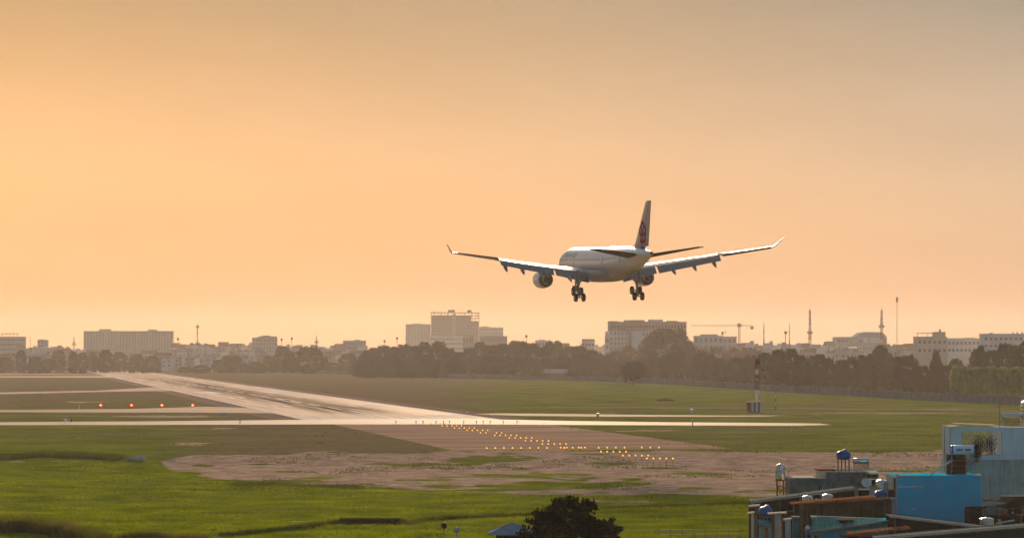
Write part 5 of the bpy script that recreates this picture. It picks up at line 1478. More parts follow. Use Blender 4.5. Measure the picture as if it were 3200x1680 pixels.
# ---- steel water tanks
def steel_tank(px, ptop, pbot, Z, rpx, label, band=None, stand=None):
    r = rpx / F * Z; zt, zb = zat(ptop, Z), zat(pbot, Z); hh = zt - zb
    t = empty('water_tank', (xat(px, Z), Z, zb), 0, label, 'water tank')
    mb = MB(); pr = [(r * .9, 0), (r, .06)]
    nb = 6
    for k in range(nb):
        z = .1 + (hh * .8 - .1) * k / nb; dz = (hh * .8 - .1) / nb
        pr += [(r * .985, z), (r, z + dz * .25), (r, z + dz * .75)]
    pr += [(r * .985, hh * .8)]
    mb.lathe(pr, 24); mb.build('drum', M_steel, t)
    mb = MB(); mb.lathe([(r * .99, hh * .8), (r * 1.04, hh * .805), (r * .93, hh * .88), (r * .6, hh * .95), (r * .25, hh * .975), (r * .22, hh), (.01, hh)], 24); mb.build('domed_lid', M_steel, t)
    if band:
        mb = MB(); mb.lathe([(r * 1.006, hh * band[0]), (r * 1.012, hh * band[0]), (r * 1.012, hh * band[1]), (r * 1.006, hh * band[1])], 24); mb.build('label_band', band[2], t)
    if stand:
        zs = stand - zb; rr = r * .92
        for k in range(4):
            a = R(45 + 90 * k); mb = MB(); mb.tube((rr * math.cos(a), rr * math.sin(a), zs), (rr * math.cos(a), rr * math.sin(a), -.03), .05, n=6); mb.build('leg', M_rust, t)
        q = 0
        z = -.62
        while z > zs:
            z2 = max(zs, z - 1.25)
            for k in range(4):
                a, b = R(45 + 90 * k), R(135 + 90 * k)
                mb = MB(); mb.tube((rr * math.cos(a), rr * math.sin(a), z), (rr * math.cos(b), rr * math.sin(b), z2), .03, n=5); mb.build('brace', M_rust, t)
                mb = MB(); mb.tube((rr * math.cos(a), rr * math.sin(a), z), (rr * math.cos(b), rr * math.sin(b), z), .035, n=5); mb.build('rail', M_rust, t)
            z = z2 if z2 > zs else -99
        mb = MB(); mb.lathe([(.05, -.1), (r * 1.08, -.1), (r * 1.08, -.02), (.05, -.02)], 20); mb.build('platform', M_rust, t)
    return t
def blue_tank(px, py, Z, lpx, hpx, label, legs=None):
    L_, r = lpx / F * Z / 2, hpx / F * Z / 2; zc = zat(py, Z)
    t = empty('water_tank', (xat(px, Z), Z, zc), 0, label, 'water tank')
    mb = MB(); M_ = Matrix.Rotation(R(90), 4, 'Y'); pr = []
    for k in range(13):
        a = math.pi * k / 12; pr.append((max(.01, r * math.sin(a) ** .62), -L_ * math.cos(a)))
    mb.lathe(pr, 22, 0, M_); mb.build('body', M_btank, t)
    mb = MB(); mb.lathe([(r * .42, r * .93), (r * .42, r * 1.12), (r * .3, r * 1.2), (.01, r * 1.2)], 16, 0, Matrix.Translation((L_ * .25, 0, 0))); mb.build('filler_cap', M_btank, t)
    for x in (-.45, .0, .45):
        mb = MB(); mb.lathe([(r * .99 + .02, -.03), (r * 1.03, -.02), (r * 1.03, .02), (r * .99 + .02, .03)], 22, 0, Matrix.Translation((L_ * x, 0, 0)) @ M_); mb.build('rib', M_btank, t)
    if legs:
        zs = legs - zc
        for x in (-.75, -.25, .25, .75):
            for y in (-.5, .5):
                mb = MB(); mb.tube((L_ * x, r * y, zs), (L_ * x, r * y, -r * .55), .03, n=6); mb.build('leg', M_wood, t)
        mb = MB(); mb.box(-L_ * .9, L_ * .9, -r * .62, r * .62, -r * .86, -r * .78); mb.build('cradle', M_wood, t)
    return t
def solar_heater(px0, px1, ptop, pbot, Z, zroof, label, slope, text=False, ntubes=12):
    x0, x1 = xat(px0, Z), xat(px1, Z); w = x1 - x0; r = (zat(ptop, Z) - zat(pbot, Z)) / 2; zc = zat((ptop + pbot) / 2, Z)
    t = empty('solar_water_heater', ((x0 + x1) / 2, Z, zroof), 0, label, 'solar heater'); zc -= zroof
    M_ = Matrix.Translation((0, 0, zc)) @ Matrix.Rotation(R(90), 4, 'Y')
    mb = MB(); mb.lathe([(.01, -w / 2), (r * .8, -w / 2), (r, -w / 2 + .06), (r, w / 2 - .06), (r * .8, w / 2), (.01, w / 2)], 24, 0, M_); mb.build('tank', M_htank if text else M_steel, t)
    for s in (-1, 1):
        mb = MB(); mb.lathe([(r * 1.02, s * w / 2 - s * .10), (r * 1.04, s * w / 2 - s * .08), (r * 1.04, s * w / 2), (r * .7, s * w / 2 + s * .03)], 24, 0, M_); mb.build('end_cap', M_steel if not text else M_btank, t)
    if text:
        # blue lettering strip, too small to read
        for k, (a, b) in enumerate(((-.30, -.22), (-.20, -.13), (-.11, -.05), (.06, .11), (.12, .18), (.19, .26), (.27, .32))):
            mb = MB()
            for i in range(3):
                an0, an1 = R(172 + i * 9), R(181 + i * 9)
                P = [Vector((w * xx, math.cos(an) * (r + .012), zc + math.sin(an) * (r + .012) + .04)) for xx, an in ((a, an0), (b, an0), (b, an1), (a, an1))]
                mb.quad(*P)
            mb.build('lettering', M_btank, t)
    dy, dz = slope
    for k in range(ntubes):
        x = -w * .46 + w * .92 * k / (ntubes - 1)
        mb = MB(); mb.tube((x, -r * .2 if dy < 0 else r * .2, zc - r * .6), (x + (0 if not text else 0), dy, dz), .028, n=6); mb.build('collector_tube', M_black, t)
    for s in (-1, 1):
        mb = MB(); mb.tube((s * w * .47, .0, zc - r * .8), (s * w * .47, .15, 0), .035, n=6); mb.build('leg', M_galv, t)
        mb = MB(); mb.tube((s * w * .47, 0, zc - r), (s * w * .47, dy, dz), .035, n=6); mb.build('side_rail', M_galv, t)
    mb = MB(); mb.box(-w / 2, w / 2, dy - .05, dy + .05, dz - .06, dz + .02); mb.build('foot_rail', M_galv, t)
    return t

# ---- white house at the right edge
Z = 262.0
t = empty('white_house', (xat(2971, Z), Z, GZ), 0, 'bluish white house with a latticed terrace opening at the right edge', 'house')
part(t, 'lower_wall', M_greyplast, lambda mb: abox(mb, 2974, 3260, 1436, Z - .25, 6))
zt, zm = zat(1334, Z), zat(1437, Z)
def screen(mb):
    y0, y1 = Z, Z + .22
    xa, xb, xc, xd = xat(2971, Z), xat(3008, Z), xat(3128, Z), xat(3260, Z)
    za, zb = zat(1419, Z), zat(1348, Z)
    mb.box(xa, xb, y0, y1, zm, zt); mb.box(xb, xc, y0, y1, zm, za); mb.box(xb, xc, y0, y1, zb, zt)
part(t, 'terrace_wall', M_bluewhite, screen)
part(t, 'roof_room', M_bluewhite, lambda mb: mb.box(xat(3128, Z), xat(3260, Z), Z, Z + 5.0, zm, zt))
part(t, 'side_wall', M_bluewhite, lambda mb: mb.box(xat(2971, Z) - .004, xat(2971, Z) + .2, Z + .22, Z + 5.0, GZ, zt - .02))
part(t, 'coping', M_cap, lambda mb: mb.box(xat(2969, Z), xat(3018, Z), Z - .06, Z + 5.05, zt, zt + .07))
part(t, 'corner_pipe', M_lite, lambda mb: mb.tube((xat(2969, Z), Z + .1, GZ), (xat(2969, Z), Z + .1, zt - .1), .07, n=8))
part(t, 'side_pipe', M_galv, lambda mb: mb.tube((xat(2971, Z) - .1, Z + 3.2, GZ), (xat(2971, Z) - .1, Z + 3.2, zt - .3), .06, n=8))
def roofsheet(mb): sheet(mb, (2983, 1322), (3114, 1328), Z + 1.0, 2.2, .05, .07)
part(t, 'terrace_canopy', M_cap, roofsheet)
part(t, 'band_course', M_greyplast, lambda mb: mb.box(xat(2973, Z), xat(3260, Z), Z - .06, Z, zm, zm + .08))
xb, xc = xat(3008, Z), xat(3128, Z); za, zb = zat(1419, Z), zat(1348, Z)
for k in range(17):
    x = xb + (xc - xb) * (k + .5) / 17
    def bar(mb, x=x, k=k):
        n = 12
        for i in range(n):
            z0, z1 = za + (zb - za) * i / n, za + (zb - za) * (i + 1) / n
            o0, o1 = .055 * (1 if i % 2 else -1), .055 * (-1 if i % 2 else 1)
            if k % 2: o0, o1 = -o0, -o1
            mb.tube((x + o0, Z + .1, z0), (x + o1, Z + .1, z1), .034, n=4, cap=False)
    part(t, 'lattice_bar', M_lite, bar)
part(t, 'opening_frame', M_greyplast, lambda mb: (mb.box(xc, xc + .06, Z - .03, Z, za, zb), mb.box(xb, xc, Z - .03, Z, za - .06, za), mb.box(xb - .05, xb, Z - .03, Z, za, zb)))
# potted climbers behind the lattice
rng = np.random.RandomState(3)
def climber(px, py, w, hgt, Zp, label, n=900):
    p = W(px, py, Zp)
    t2 = empty('potted_plant', p, 0, label, 'plant')
    c = rng.normal(size=(n, 3)) * np.array([w * .3, .16, hgt * .3]) + np.array([0, 0, hgt * .5])
    link('foliage', leaf_mesh('foliage', c, .07, M_leafn, rng), t2)
    mb = MB(); mb.lathe([(.01, 0), (.16, 0), (.2, .28), (.15, .28)], 12, 0, Matrix.Translation((0, 0, -.3))); mb.build('pot', M_rust, t2)
    mb = MB(); mb.tube((0, 0, -.1), (.05, 0, hgt * .7), .025, n=5); mb.build('stem', M_bark, t2)
climber(3060, 1414, 1.1, 1.5, Z + .6, 'dark climbing plant behind the left half of the lattice')
climber(3095, 1414, .9, 1.6, Z + .7, 'dark climbing plant behind the right half of the lattice')
climber(3052, 1432, .7, 1.3, Z - .55, 'dark potted shrub on the ledge below the lattice')
solar_heater(3131, 3215, 1290, 1304, Z + 1.5, zt, 'solar water heater on the roof of the white house', (-1.1, .12), ntubes=16)
steel_tank(3214, 1247, 1334, Z + 3.5, 25, 'ribbed steel tank at the right edge of the white house roof')
t = empty('roof_pole', (xat(3129, Z), Z + .8, zt), 0, 'thin bare pole on the white house roof', 'pole')
mb = MB(); mb.tube((0, 0, 0), (0, 0, 2.65), .035, .025, 6); mb.build('shaft', M_post, t)
mb = MB(); mb.box(-.12, .12, -.12, .12, 0, .05); mb.build('base_plate', M_galv, t)

# ---- blue house
Z = 238.0
t = empty('blue_house', (xat(2803, Z), Z, GZ), 0, 'plain bright blue house wall with white paint smears', 'house')
zt = zat(1487, Z)
part(t, 'wall', M_blue, lambda mb: mb.box(xat(2803, Z), xat(3066, Z), Z, Z + 6.5, GZ, zt))
part(t, 'corner_plaster', M_lite, lambda mb: mb.box(xat(2803, Z) - .09, xat(2803, Z) - .002, Z + .02, Z + 6.4, GZ, zt - .05))
part(t, 'coping', M_cap, lambda mb: mb.box(xat(2801, Z), xat(2876, Z), Z - .05, Z + .25, zt, zt + .1))
part(t, 'corner_cap', M_cap, lambda mb: mb.box(xat(2800, Z), xat(2809, Z), Z - .09, Z + .45, zt + .1, zt + .2))
part(t, 'corner_cap', M_cap, lambda mb: mb.box(xat(3056, Z), xat(3070, Z), Z - .09, Z + 1.8, zt, zt + .14))
part(t, 'wall_lip', M_blue, lambda mb: mb.box(xat(2876, Z) + .01, xat(3056, Z) - .01, Z - .03, Z + .2, zt, zt + .05))
part(t, 'drain_pipe', M_dark, lambda mb: mb.tube((xat(2796, Z), Z + .1, GZ), (xat(2796, Z), Z + .1, zt - .15), .075, n=8))
part(t, 'side_pier', M_blue, lambda mb: mb.box(xat(3042, Z), xat(3058, Z), Z - .5, Z - .002, GZ, zat(1606, Z)))
rs = random.Random(8)
def smear(cx, cy, L_, n):
    mb = MB()
    for k in range(n):
        x = cx + L_ * (k / n - .5) + rs.uniform(-2, 2); y = cy + rs.uniform(-1.6, 1.6) - (2 if k > n * .6 else 0)
        p = W(x, y, Z - .004); a, b = rs.uniform(.06, .16), rs.uniform(.02, .045)
        vs = [p + Vector((a * math.cos(q) * rs.uniform(.7, 1.2), -.0005 * k, b * math.sin(q) * rs.uniform(.6, 1.3))) for q in [i * .7854 for i in range(8)]]
        mb.add(vs, [tuple(range(8))])
    o = mb.build('paint_smear', M_smear, t); o.location = -Vector(t.location)
smear(2846, 1520, 78, 26); smear(2857, 1589, 10, 4)
solar_heater(2973, 3045, 1390, 1418, Z + 3.4, zt - .1, 'large white solar water heater tank standing on the blue house', (1.6, .25), True, 14)
t2 = empty('loft_pipe', W(2900, 1486, Z + 3), 0, 'pale slanting pipe leading up to the large solar heater', 'pipe')
a, b = W(2900, 1486, Z + 3), W(2973, 1438, Z + 3)
mb = MB(); mb.tube((0, 0, 0), b - a, .095, n=10); mb.build('pipe', M_cap, t2)
mb = MB(); mb.tube(b - a - Vector((.12, 0, .08)), b - a + Vector((.12, 0, .08)), .13, n=10); mb.build('collar', M_galv, t2)
# clutter under the heater
t2 = empty('roof_clutter_frame', (xat(3010, Z), Z + 3.4, zt), 0, 'dark rusty frame with boards under the large solar heater', 'frame')
for k, (x0_, x1_, z0_, z1_) in enumerate(((-.8, .8, 1.2, 1.26), (-.7, .75, .75, .8), (-.6, .7, .3, .36), (-.2, .9, .05, .12))):
    mb = MB(); mb.box(x0_, x1_, .25, .5, z0_, z1_); mb.build('board', M_rust, t2)
mb = MB(); mb.box(-.85, .85, .55, .62, 0, 1.75); mb.build('back_panel', M_dark, t2)
for x in (-.85, .85):
    mb = MB(); mb.tube((x, .2, 0), (x, .2, 1.9), .04, n=6); mb.build('upright', M_rust, t2)

# ---- grey concrete annex with tanks on top
Z = 252.0
t = empty('concrete_annex', (xat(2580, Z), Z, GZ), 0, 'grey block-built annex carrying the round blue tank', 'building')
zt = zat(1474, Z)
part(t, 'wall', M_brickg, lambda mb: mb.box(xat(2580, Z), xat(2708, Z), Z, Z + 7.7, GZ, zt))
part(t, 'side_plaster', M_lite, lambda mb: mb.box(xat(2580, Z) - .05, xat(2580, Z) - .002, Z + .05, Z + 7.6, GZ, zt - .03))
part(t, 'roof_edge', M_rust, lambda mb: mb.box(xat(2566, Z), xat(2622, Z), Z + 3, Z + 5.6, zt, zt + .12))
part(t, 'parapet', M_lite, lambda mb: mb.box(xat(2656, Z), xat(2712, Z), Z - .05, Z + .2, zt, zt + .06))
for r in range(7):
    # recessed mortar courses show as pale ledges
    part(t, 'block_course', M_brickg, lambda mb, r=r: mb.box(xat(2581, Z), xat(2707, Z), Z - .02, Z - .002, zt - .12 - r * .24, zt - .02 - r * .24))
blue_tank(2636, 1421, Z + 2, 46, 30, 'round blue tank raised on spindly legs above the grey annex', zt)
solar_heater(2667, 2714, 1430, 1448, Z + 3, zt, 'small steel solar heater right of the raised blue tank', (-1.3, .1), ntubes=12)
Z = 250.0
t = empty('corrugated_room', (xat(2470, Z), Z, GZ), 0, 'grey corrugated sheet room beside the concrete annex', 'shed')
part(t, 'sheet_wall', M_zinc, lambda mb: corr(mb, 2470, 2579, Z, GZ, zat(1494, Z), zat(1494, Z), .05, .09))
part(t, 'core_wall', M_zinc, lambda mb: mb.box(xat(2471, Z), xat(2578, Z), Z + .1, Z + 5, GZ, zat(1496, Z)))
part(t, 'roof', M_cap, lambda mb: mb.box(xat(2482, Z), xat(2553, Z), Z + .4, Z + 4.6, zat(1496, Z), zat(1491.5, Z)))
part(t, 'door_gap', M_dark, lambda mb: mb.box(xat(2559, Z), xat(2563, Z), Z - .08, Z - .055, GZ, zat(1514, Z)))
steel_tank(2438.5, 1447, 1498, 256, 15.5, 'tall steel tank on a rusty lattice stand left of the sheds', (.42, .62, M_palebox), stand=GZ)
steel_tank(2756, 1496, 1540, 240, 20, 'domed steel tank with blue label left of the blue house', (.30, .48, M_palebox), stand=GZ + 1)
blue_tank(2753, 1543, 234, 44, 26, 'squat blue tank in front of the domed steel tank', GZ + .6)
Z = 245.0
t = empty('satellite_dish', W(2703, 1528, Z), R(14), 'pale satellite dish on the wall of the grey annex', 'satellite dish')
mb = MB(); Md = Matrix.Translation((0, -.15, .62)) @ Matrix.Rotation(R(72), 4, 'X') ; mb.lathe([(.01, -.10), (.2, -.075), (.33, -.02), (.40, .03), (.41, .03), (.33, -.04), (.2, -.10), (.01, -.125)], 24, 0, Md); mb.build('reflector', M_whitep, t)
mb = MB(); mb.tube((0, 0, -1), (0, 0, .6), .04, n=8); mb.build('post', M_galv, t)
mb = MB(); mb.tube((0, -.15, .3), (0, -.55, .62), .015, n=5); mb.build('feed_arm', M_galv, t)
t = empty('wall_stub', W(2716, 1530, 246), 0, 'white upright wall stub right of the satellite dish', 'wall')
mb = MB(); mb.box(-.17, .22, 0, .08, -3, .95); mb.build('board', M_lite, t); mb = MB(); mb.box(-.25, 1.1, -.1, .5, .95, 1.02); mb.build('cap', M_cap, t)
t = empty('low_annex', (xat(2720, 248), 248, GZ), 0, 'small pale slab roof right of the small solar heater', 'building')
part(t, 'wall', M_dark, lambda mb: abox(mb, 2722, 2744, 1480, 248, 3))
part(t, 'roof', M_cap, lambda mb: mb.box(xat(2718, 248), xat(2748, 248), 247.8, 251.4, zat(1480, 248), zat(1474, 248)))

# ---- long zinc-roofed shed
Z = 240.0
t = empty('long_shed', (xat(2349, Z), Z, GZ), 0, 'long dark shed with a thin sloping zinc roof edge', 'shed')
part(t, 'wall', M_dark, lambda mb: mb.add([(xat(2352, Z), Z + .3, GZ), (xat(2668, Z), Z + .3, GZ), (xat(2668, Z), Z + .3, zat(1529, Z)), (xat(2352, Z), Z + .3, zat(1569, Z)),
     (xat(2352, Z), Z + 4, GZ), (xat(2668, Z), Z + 4, GZ), (xat(2668, Z), Z + 4, zat(1529, Z)), (xat(2352, Z), Z + 4, zat(1569, Z))], [(0, 1, 2, 3), (5, 4, 7, 6), (4, 0, 3, 7), (1, 5, 6, 2), (3, 2, 6, 7)]))
part(t, 'roof_sheet', M_zinc, lambda mb: sheet(mb, (2346, 1566), (2673, 1523), Z - .1, 2.6, .02, .08, .035))
part(t, 'roof_edge', M_lite, lambda mb: sheet(mb, (2346, 1568), (2673, 1525.5), Z - .16, .05, 0, .09))
for k in range(5):
    px = 2375 + k * 62
    part(t, 'wall_post', M_wood, lambda mb, px=px: mb.box(xat(px, Z), xat(px, Z) + .12, Z + .2, Z + .29, GZ, zat(1562 - k * 8, Z)))
# ---- brown sheet-metal shed
Z = 228.0
t = empty('rusty_shed', (xat(2497, Z), Z, GZ), 0, 'brown corrugated shed with a rust red roof edge', 'shed')
part(t, 'sheet_wall', M_brownw, lambda mb: corr(mb, 2512, 2786, Z, GZ, zat(1576, Z), zat(1557, Z), .03, .13))
part(t, 'core_wall', M_brownw, lambda mb: mb.add([(xat(2512, Z), Z + .06, GZ), (xat(2786, Z), Z + .06, GZ), (xat(2786, Z), Z + .06, zat(1558, Z)), (xat(2512, Z), Z + .06, zat(1577, Z)),
     (xat(2512, Z), Z + 4, GZ), (xat(2786, Z), Z + 4, GZ), (xat(2786, Z), Z + 4, zat(1558, Z)), (xat(2512, Z), Z + 4, zat(1577, Z))], [(0, 1, 2, 3), (5, 4, 7, 6), (4, 0, 3, 7), (1, 5, 6, 2), (3, 2, 6, 7)]))
part(t, 'roof_sheet', M_rust, lambda mb: sheet(mb, (2475, 1573), (2738, 1551.5), Z - .25, 2.4, .02, .07, .03))
part(t, 'corner_post', M_wood, lambda mb: mb.box(xat(2499, Z), xat(2511, Z), Z - .12, Z + .1, GZ, zat(1577, Z)))
part(t, 'corner_post', M_wood, lambda mb: mb.box(xat(2478, Z), xat(2483, Z), Z - .05, Z + .1, GZ, zat(1577, Z)))
part(t, 'side_screen', M_green, lambda mb: mb.box(xat(2483, Z), xat(2499, Z), Z + .2, Z + .3, GZ, zat(1580, Z)))
steel_tank(2523, 1546, 1582, 233, 17.5, 'left one of two steel tank domes behind the rust red roof')
steel_tank(2586, 1541, 1578, 233, 18, 'right one of two steel tank domes behind the rust red roof')
t = empty('roof_brick', W(2554, 1561, 229.5), R(10), 'lone pale brick lying on the rust red roof', 'brick')
mb = MB(); mb.box(-.2, .2, -.1, .1, -.04, .09); mb.build('block', M_cap, t); mb = MB(); mb.box(-.12, .12, -.06, .06, .09, .12); mb.build('mortar', M_lite, t)

# ---- posts, narrow house and blue tank at the left end
Z = 222.0
def pier(px0, px1, ptop, capx0, capx1, m, label, Z=Z, name='gate_pier', cat='pier'):
    t = empty(name, (xat(px0, Z), Z, GZ), 0, label, cat)
    part(t, 'shaft', m, lambda mb: abox(mb, px0, px1, ptop + 7, Z, .5))
    part(t, 'cap', M_cap, lambda mb: mb.add([W(capx0, ptop + 7, Z - .2), W(capx1, ptop + 4, Z - .2), W(capx1, ptop, Z + .8), W(capx0, ptop + 3, Z + .8)] + [v - Vector((0, 0, .09)) for v in (W(capx0, ptop + 7, Z - .2), W(capx1, ptop + 4, Z - .2), W(capx1, ptop, Z + .8), W(capx0, ptop + 3, Z + .8))],
         [(0, 1, 2, 3), (4, 7, 6, 5), (0, 4, 5, 1), (1, 5, 6, 2), (2, 6, 7, 3), (3, 7, 4, 0)]))
    return t
pier(2359, 2368, 1573, 2340, 2374, M_wood, 'tall brown post with a slanting cap at the left end of the sheds')
pier(2349, 2356, 1595, 2336, 2358, M_lite, 'shorter pale post left of the tall brown post', Z + 2)
t = pier(2411, 2446, 1596, 2399, 2458, M_wood, 'narrow hut with a pink capped roof and grey blue front', Z - 1, 'narrow_hut', 'hut')
part(t, 'front_panel', M_greyplast, lambda mb: mb.box(xat(2421, Z - 1), xat(2440, Z - 1), Z - 1.06, Z - 1.005, GZ, zat(1606, Z - 1)))
pier(2455, 2471, 1615, 2448, 2473, M_lite, 'pale plastered pier right of the narrow hut', Z - 2)
blue_tank(2392, 1598, 224.5, 44, 36, 'blue tank lying between the tall brown post and narrow hut', GZ + .4)
t = empty('lean_to', (xat(2372, 219), 219, GZ), 0, 'small lean-to with teal roof and orange door', 'shed')
part(t, 'wall', M_greyplast, lambda mb: abox(mb, 2378, 2410, 1641, 219, 1.6))
part(t, 'roof', M_teal, lambda mb: sheet(mb, (2374, 1641), (2411, 1643), 218.7, 2.4, .35, .05, .02))
part(t, 'door', M_orange, lambda mb: mb.box(xat(2390, 219), xat(2400, 219), 218.95, 218.99, GZ, zat(1647, 219)))
part(t, 'post', M_lite, lambda mb: mb.box(xat(2375, 219), xat(2378, 219), 218.9, 219.0, GZ, zat(1640, 219)))
steel_tank(2524, 1640, 1690, 216, 8, 'slim blue banded drum beside the teal roofed house', (.1, .75, M_btank))

# ---- teal roofed house
Z = 216.0
t = empty('teal_house', (xat(2531, Z), Z, GZ), 0, 'blue house with a patched teal roof and black roof hatch', 'house')
def teal(mb):
    n = 46
    A = [(W(2540, 1612, Z + 5), W(2533, 1662, Z - .3)), (W(2792, 1621, Z + 5), W(2792, 1622.5, Z - .3))]
    vs = []
    for i in range(n + 1):
        u = i / n; dz = Vector((0, 0, .035 * (i % 2)))
        vs += [A[0][0].lerp(A[1][0], u) + dz, A[0][1].lerp(A[1][1], u) + dz]
    lo = [v - Vector((0, 0, .05)) for v in vs]; m_ = len(vs)
    fs = []
    for i in range(n): fs += [(2 * i, 2 * i + 1, 2 * i + 3, 2 * i + 2), (m_ + 2 * i, m_ + 2 * i + 2, m_ + 2 * i + 3, m_ + 2 * i + 1)]
    mb.add(vs + lo, fs)
part(t, 'roof_sheet', M_teal, teal)
part(t, 'ridge_cap', M_lite, lambda mb: sheet(mb, (2534, 1610), (2792, 1620), Z + 5.1, .5, 0, .08))
part(t, 'gable_board', M_cap, lambda mb: mb.add([W(2533, 1611, Z + 4.6), W(2560, 1617, Z + 4.6), W(2560, 1620, Z + 4.6), W(2538, 1621, Z + 4.6)] + [W(2533, 1609, Z + 5.1), W(2560, 1613, Z + 5.1), W(2560, 1615, Z + 5.1), W(2538, 1613, Z + 5.1)], [(0, 1, 2, 3), (7, 6, 5, 4), (0, 4, 5, 1), (1, 5, 6, 2), (2, 6, 7, 3), (3, 7, 4, 0)]))
part(t, 'eave_beam', M_zinc, lambda mb: sheet(mb, (2529, 1660), (2792, 1622), Z - .45, .2, 0, .2))
part(t, 'wall', M_blue2, lambda mb: mb.add([(xat(2556, Z), Z, GZ), (xat(2792, Z), Z, GZ), (xat(2792, Z), Z, zat(1626, Z)), (xat(2556, Z), Z, zat(1664, Z)),
     (xat(2556, Z), Z + 5, GZ), (xat(2792, Z), Z + 5, GZ), (xat(2792, Z), Z + 5, zat(1628, Z)), (xat(2556, Z), Z + 5, zat(1664, Z))], [(0, 1, 2, 3), (5, 4, 7, 6), (4, 0, 3, 7), (1, 5, 6, 2), (3, 2, 6, 7)]))
part(t, 'roof_hatch', M_cavity, lambda mb: mb.box(xat(2626, Z + 2), xat(2649, Z + 2), Z + 2, Z + 3.6, zat(1645, Z + 2), zat(1624.5, Z + 2)))
part(t, 'hatch_lid', M_wood, lambda mb: mb.box(xat(2618, Z + 2), xat(2672, Z + 2), Z + 1.95, Z + 3.8, zat(1624.5, Z + 2), zat(1622, Z + 2)))
part(t, 'end_post', M_lite, lambda mb: mb.box(xat(2536, Z), xat(2543, Z), Z - .1, Z + .1, GZ, zat(1660, Z)))
part(t, 'lower_wall', M_wood, lambda mb: mb.box(xat(2543, Z) + .01, xat(2556, Z) - .005, Z + .05, Z + 2, GZ, zat(1668, Z)))
# ---- rusty ridge in front
t = empty('rusty_roof', (xat(2653, 208), 208, GZ), 0, 'low dark roof with a rust red ridge below the teal house', 'shed')
part(t, 'ridge_sheet', M_rust, lambda mb: sheet(mb, (2652, 1668), (2846, 1648), 208, 1.6, .08, .12, .03))
part(t, 'wall', M_dark, lambda mb: abox(mb, 2640, 2850, 1675, 208.3, 3))
t2 = empty('roof_block', W(2777, 1652, 208.8), 0, 'white block resting on the rust red ridge', 'block')
mb = MB(); mb.box(-.17, .17, -.1, .1, -.06, .1); mb.build('block', M_lite, t2); mb = MB(); mb.box(-.1, .1, -.06, .06, -.1, -.06); mb.build('shim', M_rust, t2)
# ---- dark house with a falling roof line
Z = 212.0
t = empty('dark_house', (xat(2795, Z), Z, GZ), 0, 'dark stained house with a long roof edge falling to the right', 'house')
part(t, 'wall', M_dark, lambda mb: mb.add([(xat(2797, Z), Z, GZ), (xat(3240, Z), Z, GZ), (xat(3240, Z), Z, zat(1668, Z)), (xat(2797, Z), Z, zat(1614, Z)),
     (xat(2797, Z), Z + 5, GZ), (xat(3240, Z), Z + 5, GZ), (xat(3240, Z), Z + 5, zat(1668, Z)), (xat(2797, Z), Z + 5, zat(1614, Z))], [(0, 1, 2, 3), (5, 4, 7, 6), (4, 0, 3, 7), (1, 5, 6, 2), (3, 2, 6, 7)]))
part(t, 'roof_sheet', M_zinc, lambda mb: sheet(mb, (2779, 1609.5), (3240, 1665), Z - .3, 2.2, .0, .08, .025))
part(t, 'roof_edge', M_cap, lambda mb: sheet(mb, (2779, 1611), (3240, 1666.5), Z - .36, .05, 0, .09))
part(t, 'corner_board', M_wood, lambda mb: mb.box(xat(2794, Z), xat(2800, Z), Z - .06, Z - .002, GZ, zat(1615, Z)))
# ---- nearest roof
Z = 200.0
t = empty('green_house', (xat(2760, Z), Z, GZ), 0, 'nearest roof with cream fascia boards above dark green walls', 'house')
part(t, 'wall', M_green, lambda mb: mb.add([(xat(2830, Z), Z, GZ), (xat(3300, Z), Z, GZ), (xat(3300, Z), Z, zat(1640, Z)), (xat(2830, Z), Z, zat(1678, Z)),
     (xat(2830, Z), Z + 5, GZ), (xat(3300, Z), Z + 5, GZ), (xat(3300, Z), Z + 5, zat(1640, Z)), (xat(2830, Z), Z + 5, zat(1678, Z))], [(0, 1, 2, 3), (5, 4, 7, 6), (4, 0, 3, 7), (1, 5, 6, 2), (3, 2, 6, 7)]))
part(t, 'roof_sheet', M_zinc, lambda mb: sheet(mb, (2735, 1679), (3300, 1632.5), Z - .25, 1.8, .0, .07, .02))
part(t, 'upper_fascia', M_cap, lambda mb: sheet(mb, (2735, 1680.5), (3300, 1634), Z - .33, .06, 0, .10))
part(t, 'lower_fascia', M_wood, lambda mb: sheet(mb, (2735, 1685.5), (3300, 1639), Z - .29, .05, 0, .09))
# ---- clutter on the roofs right of the blue house
Z = 226.0
t = empty('junk_roof', (xat(3066, Z), Z, GZ), 0, 'dark cluttered flat roof right of the blue house', 'building')
part(t, 'wall', M_dark, lambda mb: abox(mb, 3070, 3240, 1600, Z, 9))
part(t, 'ledge', M_brickg, lambda mb: mb.box(xat(3070, Z), xat(3240, Z), Z - .3, Z - .005, zat(1608, Z), zat(1588, Z)))
part(t, 'old_sheet', M_rust, lambda mb: sheet(mb, (3074, 1562), (3140, 1557), Z + 6, 1.2, .02, .08))
part(t, 'old_sheet', M_zinc, lambda mb: sheet(mb, (3082, 1580), (3146, 1570), Z + 3, 1.8, .02, .06))
t = empty('barrel_roof', (xat(3145, Z + 4), Z + 4, zat(1600, Z)), 0, 'black arched roof of a low vault at the right edge', 'building')
def barrel(mb):
    rr = []
    for y in (0, 4):
        rr.append([Vector((1.5 + 1.75 * math.cos(a), y, -.2 + 1.25 * math.sin(a))) for a in [math.pi * i / 14 for i in range(15)]])
    mb.loft(rr, smooth=False)
mb = MB(); barrel(mb); mb.build('vault', M_dark, t)
mb = MB(); mb.box(-.45, 3.4, .2, .5, 1.12, 1.2); mb.build('beam', M_cap, t)
mb = MB(); mb.box(-.45, -.1, .2, .6, -.3, 1.12); mb.build('pillar', M_wood, t)
steel_tank(3084, 1614, 1652, 216, 22, 'low steel tank dome at the foot of the blue house')
